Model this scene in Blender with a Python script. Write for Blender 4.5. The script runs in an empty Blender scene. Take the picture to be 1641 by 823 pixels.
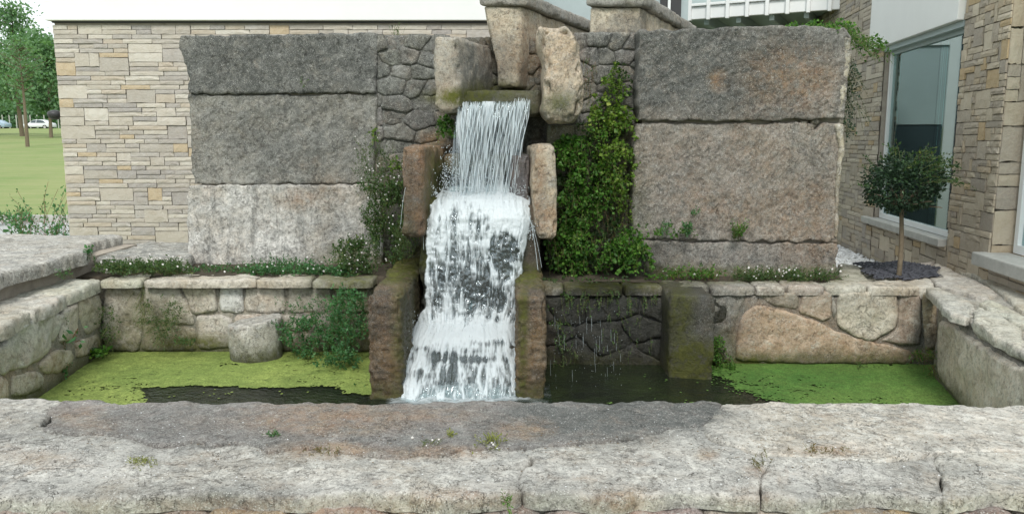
import bpy, math, random
import numpy as np
from mathutils import Vector
from mathutils.geometry import delaunay_2d_cdt
R = math.radians
rng = np.random.default_rng(7)
random.seed(7)
sc = bpy.context.scene
col = sc.collection

# ------------------------------------------------------------------ camera, world, sun, exposure
F, PW, PH = 1250.0, 1641.0, 823.0
PITCH = math.atan(186.5 / F)
cam = bpy.data.cameras.new('camera'); co = bpy.data.objects.new('camera', cam); col.objects.link(co)
cam.sensor_width = 36; cam.lens = 36 * F / PW; cam.clip_start = .05; cam.clip_end = 3000
EYE = Vector((0, 0, 1.6)); co.location = EYE; co.rotation_euler = (R(90) - PITCH, 0, 0)
sc.camera = co
SUN_EL, SUN_AZ = 47, 182        # azimuth of the sun seen from the place, clockwise from +Y
w = bpy.data.worlds.new('World'); sc.world = w; w.use_nodes = True
nt = w.node_tree; nt.nodes.clear()
def wn(t, **k):
    n = nt.nodes.new(t)
    for a, b in k.items(): setattr(n, a, b)
    return n
sky = wn('ShaderNodeTexSky', sky_type='NISHITA', sun_disc=False)
sky.sun_elevation = R(SUN_EL); sky.sun_rotation = R(SUN_AZ)
wt = wn('ShaderNodeTexCoord'); cn = wn('ShaderNodeTexNoise'); cn.inputs['Scale'].default_value = 2.2; cn.inputs['Detail'].default_value = 6
cr = wn('ShaderNodeValToRGB'); cr.color_ramp.elements[0].position = .25; cr.color_ramp.elements[1].position = .6
cr.color_ramp.elements[0].color = (.72, .72, .72, 1); cr.color_ramp.elements[1].color = (1, 1, 1, 1)
mx = wn('ShaderNodeMix', data_type='RGBA'); mx.inputs['B'].default_value = (9.3, 10.0, 10.2, 1)
bg = wn('ShaderNodeBackground'); bg.inputs['Strength'].default_value = .1
wo = wn('ShaderNodeOutputWorld')
L = nt.links.new
L(wt.outputs['Generated'], cn.inputs['Vector']); L(cn.outputs['Fac'], cr.inputs['Fac']); L(cr.outputs['Color'], mx.inputs['Factor'])
L(sky.outputs['Color'], mx.inputs['A']); L(mx.outputs['Result'], bg.inputs['Color']); L(bg.outputs['Background'], wo.inputs['Surface'])
sl = bpy.data.lights.new('sun', 'SUN'); sl.energy = 2.0; sl.angle = R(16); sl.color = (1, .96, .9)
so = bpy.data.objects.new('sun', sl); col.objects.link(so)
so.rotation_euler = (R(90 - SUN_EL), 0, R(180 - SUN_AZ) + math.pi * 0)
_d = Vector((math.sin(R(SUN_AZ)) * math.cos(R(SUN_EL)), math.cos(R(SUN_AZ)) * math.cos(R(SUN_EL)), math.sin(R(SUN_EL))))
so.rotation_euler = _d.to_track_quat('Z', 'Y').to_euler(); so.location = (0, -5, 12)
sc.view_settings.view_transform = 'Standard'; sc.view_settings.look = 'None'
sc.view_settings.exposure = 0.42; sc.view_settings.gamma = 1
sc.render.engine = 'CYCLES'
sc.cycles.max_bounces = 6; sc.cycles.transparent_max_bounces = 16; sc.cycles.use_denoising = True

# ------------------------------------------------------------------ measuring helpers (used to read real distances off the photo)
cP, sP = math.cos(PITCH), math.sin(PITCH)
def ray(px, py):
    u, v = (px - PW / 2) / F, (PH / 2 - py) / F
    return np.array([u, cP + v * sP, -sP + v * cP])
def PD(px, py, D):
    r = ray(px, py); return np.array([0, 0, 1.6]) + r * (D / r[1])
def PZ(px, py, z):
    r = ray(px, py); return np.array([0, 0, 1.6]) + r * ((z - 1.6) / r[2])
def pix(p):
    q = np.asarray(p, float) - np.array([0, 0, 1.6])
    f = q[:, 1] * cP - q[:, 2] * sP; v = q[:, 1] * sP + q[:, 2] * cP
    return PW / 2 + F * q[:, 0] / f, PH / 2 - F * v / f

# ------------------------------------------------------------------ numpy noise
def _h(ix, iy, iz, s):
    n = (ix * 374761393 + iy * 668265263 + iz * 2147483647 + s * 1274126177) & 0xffffffff
    n = ((n ^ (n >> 13)) * 1274126177) & 0xffffffff
    n = ((n ^ (n >> 15)) * 2246822519) & 0xffffffff
    return ((n ^ (n >> 16)) & 0xffff) / 32767.5 - 1.0
def vn(p, s=0):
    p = np.asarray(p, float); i = np.floor(p).astype(np.int64); f = p - i; f = f * f * (3 - 2 * f)
    x, y, z = i[:, 0], i[:, 1], i[:, 2]; fx, fy, fz = f[:, 0], f[:, 1], f[:, 2]
    def c(a, b, d): return _h(x + a, y + b, z + d, s)
    a = c(0,0,0) * (1-fx) + c(1,0,0) * fx; b = c(0,1,0) * (1-fx) + c(1,1,0) * fx
    d = c(0,0,1) * (1-fx) + c(1,0,1) * fx; e = c(0,1,1) * (1-fx) + c(1,1,1) * fx
    return (a * (1-fy) + b * fy) * (1-fz) + (d * (1-fy) + e * fy) * fz
def fbm(p, o=4, s=0, g=.5):
    p = np.asarray(p, float); r = 0; a = 1; t = 0
    for k in range(o):
        r = r + a * vn(p * 2.03 ** k + 17.3 * k, s + k); t += a; a *= g
    return r / t * 1.4
def sst(a, b, x):
    t = np.clip((x - a) / (b - a), 0, 1); return t * t * (3 - 2 * t)

# ------------------------------------------------------------------ object helpers
def tag(o, label=None, cat=None, group=None, kind=None):
    if label: o['label'] = label
    if cat: o['category'] = cat
    if group: o['group'] = group
    if kind: o['kind'] = kind
    return o
def thing(name, loc, label=None, cat=None, group=None, kind=None):
    o = bpy.data.objects.new(name, None); o.location = Vector(loc); o.empty_display_size = .1; col.objects.link(o)
    return tag(o, label, cat, group, kind)
def mesh(name, V, Fc, mat, parent=None, mk=None, smooth=True, color=None, center=True, rn=None):
    V = np.asarray(V, float)
    c = V.mean(0) if center else np.zeros(3)
    me = bpy.data.meshes.new(name)
    me.from_pydata((V - c).tolist(), [], Fc if isinstance(Fc, list) else Fc.tolist())
    if mk is not None:
        a = me.attributes.new('mk', 'FLOAT_COLOR', 'POINT'); a.data.foreach_set('color', np.asarray(mk, np.float32).ravel())
    if rn is not None:
        a = me.attributes.new('rn', 'FLOAT', 'POINT'); a.data.foreach_set('value', np.asarray(rn, np.float32).ravel())
    me.materials.append(mat)
    if smooth: me.polygons.foreach_set('use_smooth', [True] * len(me.polygons))
    me.update()
    o = bpy.data.objects.new(name, me); col.objects.link(o)
    wp = thing_world(parent) if parent else np.zeros(3)
    o.parent = parent; o.location = Vector(c - wp)
    if color is not None: o.color = (*color, 1)
    return o
def thing_world(o):
    p = np.array(o.location)
    while o.parent: o = o.parent; p = p + np.array(o.location)
    return p

# ------------------------------------------------------------------ materials
MT = {}
class NB:
    def __init__(s, name):
        s.m = bpy.data.materials.new(name); s.m.use_nodes = True; s.t = s.m.node_tree; s.t.nodes.clear()
        s.out = s.n('ShaderNodeOutputMaterial'); s.p = s.n('ShaderNodeNewGeometry').outputs['Position']
    def n(s, t, **k):
        x = s.t.nodes.new(t)
        for a, b in k.items(): setattr(x, a, b)
        return x
    def l(s, a, b): s.t.links.new(a, b)
    def set(s, sock, v):
        if hasattr(v, 'node'): s.l(v, sock)
        else: sock.default_value = v
    def noise(s, scale, detail=4, rough=.6, vec=None, dist=0, out='Fac'):
        x = s.n('ShaderNodeTexNoise'); x.inputs['Scale'].default_value = scale; x.inputs['Detail'].default_value = detail
        x.inputs['Roughness'].default_value = rough; x.inputs['Distortion'].default_value = dist; s.l(vec or s.p, x.inputs['Vector']); return x.outputs[out]
    def vor(s, scale, out='Distance', vec=None, feature='F1'):
        x = s.n('ShaderNodeTexVoronoi'); x.feature = feature; x.inputs['Scale'].default_value = scale; s.l(vec or s.p, x.inputs['Vector']); return x.outputs[out]
    def map(s, sc_=(1,1,1), rot=(0,0,0), vec=None, loc=(0,0,0)):
        x = s.n('ShaderNodeMapping'); x.inputs['Scale'].default_value = sc_; x.inputs['Rotation'].default_value = rot; x.inputs['Location'].default_value = loc
        s.l(vec or s.p, x.inputs['Vector']); return x.outputs['Vector']
    def ramp(s, f, a, b):
        x = s.n('ShaderNodeMapRange'); x.inputs['From Min'].default_value = a; x.inputs['From Max'].default_value = b; s.l(f, x.inputs['Value']); return x.outputs['Result']
    def math(s, op, a, b=0):
        x = s.n('ShaderNodeMath', operation=op); s.set(x.inputs[0], a); s.set(x.inputs[1], b); return x.outputs[0]
    def mix(s, f, a, b, bt='MIX'):
        x = s.n('ShaderNodeMix', data_type='RGBA', blend_type=bt); s.set(x.inputs['Factor'], f)
        s.set(x.inputs['A'], a if hasattr(a, 'node') else (*a, 1)); s.set(x.inputs['B'], b if hasattr(b, 'node') else (*b, 1)); return x.outputs['Result']
    def attr(s, name, out='Color'):
        x = s.n('ShaderNodeAttribute'); x.attribute_name = name; return x.outputs[out]
    def bump(s, h, st, dist, nrm=None):
        x = s.n('ShaderNodeBump'); x.inputs['Strength'].default_value = st; x.inputs['Distance'].default_value = dist; s.l(h, x.inputs['Height'])
        if nrm: s.l(nrm, x.inputs['Normal'])
        return x.outputs['Normal']
    def bsdf(s, colr, rough=.8, nrm=None, spec=.3, **k):
        x = s.n('ShaderNodeBsdfPrincipled'); s.set(x.inputs['Base Color'], colr if hasattr(colr, 'node') else (*colr, 1)); s.set(x.inputs['Roughness'], rough)
        x.inputs['Specular IOR Level'].default_value = spec
        if nrm: s.l(nrm, x.inputs['Normal'])
        for a, b in k.items(): s.set(x.inputs[a.replace('_', ' ')], b)
        return x.outputs['BSDF']
    def done(s, sh): s.l(sh, s.out.inputs['Surface']); return s.m

def stone_mat(name, lich=.5, dark=(.055, .058, .055), pale=(.5, .5, .46), bump=1.0, spk=1.0, obj=True, streak=0.0, pit=.5, crk=1.0, wsp=.5, n2b=1.0, dk=.7):
    b = NB(name)
    if obj: oi = b.n('ShaderNodeObjectInfo'); base = oi.outputs['Color']
    else: base = b.attr('bc')
    mk = b.n('ShaderNodeAttribute'); mk.attribute_name = 'mk'
    sp = b.n('ShaderNodeSeparateColor'); b.l(mk.outputs['Color'], sp.inputs['Color'])
    moss, drk, rust, wet = sp.outputs['Red'], sp.outputs['Green'], sp.outputs['Blue'], mk.outputs['Alpha']
    n1 = b.noise(2.3, 6, .65, dist=.6); n2 = b.noise(9, 8, .75, dist=.5); n3 = b.noise(42, 6, .8, dist=.3); n4 = b.noise(150, 4, .75)
    c = b.mix(b.ramp(n1, .42, .6), base, b.mix(.5, base, (.66, .56, .42), 'MULTIPLY'))
    warm = b.mix(.45, base, (.42, .27, .15))
    c = b.mix(b.math('MULTIPLY', b.ramp(b.noise(5.5, 6, .7, vec=b.map(loc=(9, 3, 4)), dist=.6), .54, .66), .75), c, warm)
    c = b.mix(b.math('MULTIPLY', b.ramp(n2, .44, .6), dk), c, b.mix(.6, base, (.19, .20, .195)))
    c = b.mix(b.math('MULTIPLY', b.ramp(b.noise(24, 7, .8, vec=b.map(loc=(2, 6, 3)), dist=.7), .50, .62), .6), c, b.mix(1, c, (.42, .41, .40), 'MULTIPLY'))
    # pale lichen patches and spots
    li = b.math('MULTIPLY', b.ramp(b.noise(13, 9, .86, vec=b.map(loc=(3, 7, 1)), dist=.6), .535 - .04 * lich, .63 - .04 * lich), min(.85, lich * 1.0))
    c = b.mix(li, c, pale)
    vs = b.math('MULTIPLY', b.ramp(b.vor(38), .26, .14), b.ramp(b.noise(7, 3, .6, vec=b.map(loc=(5, 5, 5))), .48, .58))
    c = b.mix(b.math('MULTIPLY', vs, lich), c, (.66, .66, .60))
    # dark weathering
    df = b.math('MULTIPLY', drk, b.ramp(b.noise(11, 8, .8, dist=.5), .26, .54))
    if streak:
        st = b.noise(1, 6, .7, vec=b.map(sc_=(16, 16, 1.6)))
        df = b.math('MAXIMUM', df, b.math('MULTIPLY', b.ramp(st, .50, .60), streak))
    df = b.math('MINIMUM', df, .93)
    c = b.mix(df, c, b.mix(n3, dark, tuple(x * 2.6 for x in dark)))
    # rust / ochre
    rf = b.math('MULTIPLY', rust, b.ramp(b.noise(13, 7, .75, vec=b.map(loc=(1, 2, 8))), .34, .6))
    c = b.mix(rf, c, b.mix(b.ramp(n2, .35, .65), (.25, .12, .055), (.40, .28, .16)))
    # fine speckle
    c = b.mix(b.math('MULTIPLY', b.ramp(n3, .5, .62), .7 * spk), c, b.mix(1, c, (.36, .35, .34), 'MULTIPLY'))
    c = b.mix(b.math('MULTIPLY', b.ramp(n4, .53, .64), .6 * spk), c, b.mix(.5, c, (.66, .66, .62)))
    c = b.mix(b.math('MULTIPLY', b.ramp(b.vor(80), .26, .12), .65 * spk), c, b.mix(1, c, (.25, .24, .23), 'MULTIPLY'))
    def crack(sc_, wdt, loc, m0, m1):
        x = b.math('ABSOLUTE', b.math('SUBTRACT', b.noise(sc_, 5, .62, vec=b.map(loc=loc), dist=1.1), .5))
        return b.math('MULTIPLY', b.ramp(x, wdt, wdt * .3), b.ramp(b.noise(sc_ * .6, 3, .6, vec=b.map(loc=loc[::-1])), m0, m1))
    ck = b.math('MAXIMUM', crack(6, .006, (4, 1, 7), .5, .6), b.math('MULTIPLY', crack(17, .010, (8, 2, 3), .48, .6), .8))
    c = b.mix(b.math('MULTIPLY', ck, .75 * crk), c, b.mix(1, c, (.22, .20, .18), 'MULTIPLY'))
    c = b.mix(b.math('MULTIPLY', b.math('MULTIPLY', b.ramp(b.vor(130, vec=b.map(loc=(1, 1, 1))), .30, .2), b.ramp(b.noise(26, 4, .7, vec=b.map(loc=(6, 1, 2))), .46, .56)), .75 * wsp), c, (.68, .68, .64))
    # moss
    mf = b.math('MINIMUM', b.math('MULTIPLY', moss, b.math('MULTIPLY', b.ramp(b.noise(17, 8, .8), .32, .55), 1.3)), 1)
    c = b.mix(mf, c, b.mix(n3, (.035, .050, .010), (.19, .19, .035)))
    # wet stone is darker and glossy
    c = b.mix(wet, c, b.mix(1, c, (.30, .30, .31), 'MULTIPLY'))
    rough = b.ramp(wet, 0, 1); rough = b.math('SUBTRACT', .88, b.math('MULTIPLY', rough, .55))
    h = b.math('ADD', b.math('MULTIPLY', n2, n2b), b.math('MULTIPLY', n3, .55)); h = b.math('ADD', h, b.math('MULTIPLY', n4, .22))
    h = b.math('SUBTRACT', h, b.math('MULTIPLY', b.ramp(b.vor(60), .3, 0), pit * .3))
    h = b.math('ADD', h, b.math('MULTIPLY', mf, .4)); h = b.math('SUBTRACT', h, b.math('MULTIPLY', ck, .8))
    return b.done(b.bsdf(c, rough, b.bump(h, .75 * bump, .022), spec=.35))
MT['stone'] = stone_mat('weathered_stone')
MT['block'] = stone_mat('block_stone', lich=.5, bump=1.3, streak=.5, crk=.35, wsp=1.0)
MT['pale'] = stone_mat('lichened_coping_stone', lich=.95, pale=(.70, .68, .62), bump=1.2, wsp=.9, n2b=.45)
MT['wet'] = stone_mat('wet_stone', wsp=.1, lich=.1, dark=(.03, .032, .03))
MT['rubble'] = stone_mat('pale_rubble_stone', lich=.7, pale=(.72, .69, .60), bump=1.1, spk=.65, crk=.9, wsp=.6, dk=.24)
MT['mortar'] = stone_mat('mortar', lich=.25, obj=True, bump=.8)

def brick_mat(name, obj):
    b = NB(name)
    r = b.n('ShaderNodeObjectInfo').outputs['Random'] if obj else b.attr('rn', 'Fac')
    cr = b.n('ShaderNodeValToRGB'); e = cr.color_ramp; e.interpolation = 'CONSTANT'
    cols = [(.47,.435,.38),(.41,.38,.34),(.52,.485,.43),(.38,.355,.33),(.46,.425,.375),(.56,.53,.475),(.43,.40,.36),(.48,.39,.27),(.40,.375,.35),(.50,.465,.41),(.36,.34,.325),(.54,.505,.445),(.47,.415,.345),(.44,.415,.385)]
    e.elements[0].color = (*cols[0], 1); e.elements[1].position = 1 / 14; e.elements[1].color = (*cols[1], 1)
    for i in range(2, 14): x = e.elements.new(i / 14); x.color = (*cols[i], 1)
    b.l(r, cr.inputs['Fac'])
    n1 = b.noise(14, 6, .7, dist=.5); n2 = b.noise(60, 5, .7)
    c = b.mix(b.math('MULTIPLY', b.ramp(n1, .42, .7), .5), cr.outputs['Color'], b.mix(.6, cr.outputs['Color'], (.62, .5, .36), 'MULTIPLY'))
    c = b.mix(b.math('MULTIPLY', b.ramp(n2, .45, .7), .35), c, (.56, .52, .44))
    c = b.mix(1, c, b.n('ShaderNodeObjectInfo').outputs['Color'], 'MULTIPLY')
    h = b.math('ADD', n1, b.math('MULTIPLY', n2, .5))
    return b.done(b.bsdf(c, .88, b.bump(h, .8, .012), spec=.25))
MT['brick'] = brick_mat('cladding_stone', True); MT['brick_s'] = brick_mat('cladding_stone_joined', False)

def flat_mat(name, c, rough=.6, var=.12, scale=8, bump=.15, spec=.3, **k):
    b = NB(name); n = b.noise(scale, 6, .7); f = b.noise(scale * 9, 4, .6)
    cc = b.mix(b.ramp(n, .35, .7), c, tuple(x * (1 - var) for x in c))
    return b.done(b.bsdf(cc, rough, b.bump(b.math('ADD', n, b.math('MULTIPLY', f, .4)), bump, .01), spec=spec, **k))
MT['white'] = flat_mat('white_render', (.78, .79, .78), .7, .06, 1.5, .05)
MT['whitep'] = flat_mat('white_paint', (.78, .80, .80), .45, .05, 3, .03)
MT['greyp'] = flat_mat('grey_panel', (.40, .47, .48), .5, .1, 2, .03)
MT['darkline'] = flat_mat('dark_metal', (.05, .05, .052), .45)
MT['soffit'] = flat_mat('soffit_board', (.36, .43, .41), .6, .1, 2)
MT['sill'] = flat_mat('sill_stone', (.46, .46, .43), .75, .25, 12, .5)
MT['joint'] = flat_mat('joint_mortar', (.40, .355, .30), .9, .3, 12, .5)
MT['soil'] = flat_mat('soil', (.085, .07, .05), .95, .5, 30, 1.0)
MT['gravelbase'] = flat_mat('gravel_base', (.35, .35, .34), .9, .3, 40, .8)
MT['asphalt'] = flat_mat('pale_driveway', (.40, .41, .40), .85, .15, 3, .2)
MT['slate'] = flat_mat('slate_chip', (.09, .092, .11), .6, .4, 30, .4)
MT['pebble'] = flat_mat('white_pebble', (.72, .74, .75), .6, .2, 20, .2)
MT['bark'] = flat_mat('bark', (.20, .16, .11), .9, .4, 25, .8)
MT['stem'] = flat_mat('stem', (.16, .17, .06), .8, .4, 25, .3)
MT['redstem'] = flat_mat('dry_stem', (.24, .13, .07), .8, .4, 25, .3)
MT['tyre'] = flat_mat('tyre', (.02, .02, .02), .9)
MT['carw'] = flat_mat('car_paint_white', (.66, .68, .70), .25, .03, 1, 0, .5)
MT['carb'] = flat_mat('car_paint_blue', (.30, .40, .48), .25, .03, 1, 0, .5)
MT['glassd'] = flat_mat('car_glass', (.05, .07, .08), .12, .03, 1, 0, .6)
MT['lampg'] = flat_mat('lamp_glass', (.6, .6, .58), .2, .03, 1, 0, .6)

def leaf_mat(name, a, c_, yellow=(.22, .24, .05), tr=.35):
    b = NB(name); r = b.attr('rn', 'Fac')
    c = b.mix(r, a, c_); c = b.mix(b.math('MULTIPLY', b.ramp(r, .82, 1), .8), c, yellow)
    n = b.noise(6, 3); c = b.mix(b.ramp(n, .35, .7), c, b.mix(1, c, (.6, .65, .6), 'MULTIPLY'))
    d = b.bsdf(c, .5, spec=.35); t = b.n('ShaderNodeBsdfTranslucent'); b.set(t.inputs['Color'], b.mix(1, c, (1.1, 1.3, .5), 'MULTIPLY'))
    m = b.n('ShaderNodeMixShader'); m.inputs[0].default_value = tr; b.l(d, m.inputs[1]); b.l(t.outputs[0], m.inputs[2])
    return b.done(m.outputs[0])
MT['fern'] = leaf_mat('fern_leaf', (.025, .09, .016), (.13, .29, .04), (.24, .34, .055))
MT['bright'] = leaf_mat('bright_fern_leaf', (.06, .15, .02), (.22, .33, .05), (.34, .38, .07))
MT['herb'] = leaf_mat('herb_leaf', (.04, .09, .03), (.11, .19, .06))
MT['bushy'] = leaf_mat('bush_leaf', (.04, .13, .05), (.11, .27, .10), (.17, .30, .11))
MT['dark'] = leaf_mat('dark_leaf', (.016, .038, .022), (.045, .085, .045), (.07, .14, .05), .15)
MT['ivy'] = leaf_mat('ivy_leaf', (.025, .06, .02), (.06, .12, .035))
MT['tree'] = leaf_mat('hazy_tree_leaf', (.11, .22, .11), (.22, .36, .19), (.26, .38, .18))  # leaf colours lightened so distance haze is painted into them
MT['dry'] = leaf_mat('dry_leaf', (.16, .10, .05), (.28, .20, .09), (.35, .28, .12))
MT['yel'] = leaf_mat('yellow_grass', (.22, .24, .06), (.36, .36, .12), (.4, .38, .14))
b = NB('white_petal'); MT['petal'] = b.done(b.bsdf((.78, .76, .74), .6))

b = NB('grass_field')
n1 = b.noise(.12, 6, .6); n2 = b.noise(2.2, 6, .7); n3 = b.noise(1, 6, .75, vec=b.map(sc_=(.35, 2.2, 1)))
c = b.mix(b.ramp(n1, .35, .65), (.15, .23, .075), (.27, .30, .13)); c = b.mix(b.math('MULTIPLY', b.ramp(n3, .4, .65), .7), c, (.32, .31, .16)); c = b.mix(b.math('MULTIPLY', n2, .4), c, (.12, .19, .06))
MT['grass'] = b.done(b.bsdf(c, .95, b.bump(n2, .6, .1), spec=.1))

b = NB('pool_water')
wv = b.noise(9, 4, .6, dist=.4); wv2 = b.noise(34, 3, .6)
c = b.mix(b.ramp(b.noise(3, 5, .7), .4, .7), (.010, .013, .009), (.022, .032, .012))
MT['water'] = b.done(b.bsdf(c, .06, b.bump(b.math('ADD', wv, b.math('MULTIPLY', wv2, .5)), .7, .03), spec=.5))

b = NB('duckweed')
r = b.attr('rn', 'Fac'); n1 = b.noise(3.2, 7, .75, dist=1.2); n2 = b.noise(95, 3, .8); n3 = b.noise(22, 7, .8, dist=1.2); n5 = b.noise(1, 7, .8, vec=b.map(sc_=(7, 20, 1)), dist=.8)
c = b.mix(r, (.075, .185, .035), (.28, .345, .09)); c = b.mix(b.math('MULTIPLY', b.ramp(n1, .42, .6), .6), c, b.mix(1, c, (.55, .62, .6), 'MULTIPLY'))
c = b.mix(b.math('MULTIPLY', b.ramp(n5, .47, .62), .6), c, b.mix(.5, c, (.09, .10, .03)))
c = b.mix(b.math('MULTIPLY', b.ramp(b.noise(30, 6, .85), .48, .6), .6), c, b.mix(1, c, (1.55, 1.5, 1.6), 'MULTIPLY'))
c = b.mix(b.math('MULTIPLY', b.ramp(n3, .55, .64), .75), c, (.05, .07, .02)); c = b.mix(b.math('MULTIPLY', b.ramp(n2, .46, .6), .75), c, b.mix(1, c, (.4, .45, .35), 'MULTIPLY'))
MT['weed'] = b.done(b.bsdf(c, .75, b.bump(b.math('ADD', n2, n3), .7, .006), spec=.25))

b = NB('rushing_water')      # thin moving water that turns to foam where the foam attribute is high
f = b.attr('rn', 'Fac')
fo = b.n('ShaderNodeBsdfPrincipled'); fo.inputs['Base Color'].default_value = (.82, .89, .92, 1); fo.inputs['Roughness'].default_value = .45
fo.inputs['Subsurface Weight'].default_value = .0
b.l(b.bump(b.noise(90, 4, .7), .6, .01), fo.inputs['Normal'])
tl = b.n('ShaderNodeBsdfTranslucent'); tl.inputs[0].default_value = (.83, .9, .93, 1)
m0 = b.n('ShaderNodeMixShader'); m0.inputs[0].default_value = .35; b.l(fo.outputs[0], m0.inputs[1]); b.l(tl.outputs[0], m0.inputs[2])
tr = b.n('ShaderNodeBsdfTransparent'); tr.inputs[0].default_value = (.80, .88, .88, 1)
gl = b.n('ShaderNodeBsdfGlossy'); gl.inputs['Roughness'].default_value = .12; gl.inputs[0].default_value = (.85, .95, 1, 1)
b.l(b.bump(b.noise(40, 4, .6, vec=b.map(sc_=(1, 1, .3))), .8, .01), gl.inputs['Normal'])
m1 = b.n('ShaderNodeMixShader'); m1.inputs[0].default_value = .16; b.l(tr.outputs[0], m1.inputs[1]); b.l(gl.outputs[0], m1.inputs[2])
m2 = b.n('ShaderNodeMixShader'); b.l(f, m2.inputs[0]); b.l(m1.outputs[0], m2.inputs[1]); b.l(m0.outputs[0], m2.inputs[2])
MT['rush'] = b.done(m2.outputs[0])

b = NB('window_glass')
gl = b.n('ShaderNodeBsdfGlossy'); gl.inputs['Roughness'].default_value = .02; gl.inputs[0].default_value = (.8, .95, .95, 1)
tr = b.n('ShaderNodeBsdfTransparent'); tr.inputs[0].default_value = (.62, .88, .86, 1)
m1 = b.n('ShaderNodeMixShader'); fr = b.n('ShaderNodeFresnel'); fr.inputs[0].default_value = 1.5
b.l(b.math('MINIMUM', b.math('ADD', fr.outputs[0], .26), 1), m1.inputs[0]); b.l(tr.outputs[0], m1.inputs[1]); b.l(gl.outputs[0], m1.inputs[2])
MT['glass'] = b.done(m1.outputs[0])

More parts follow.
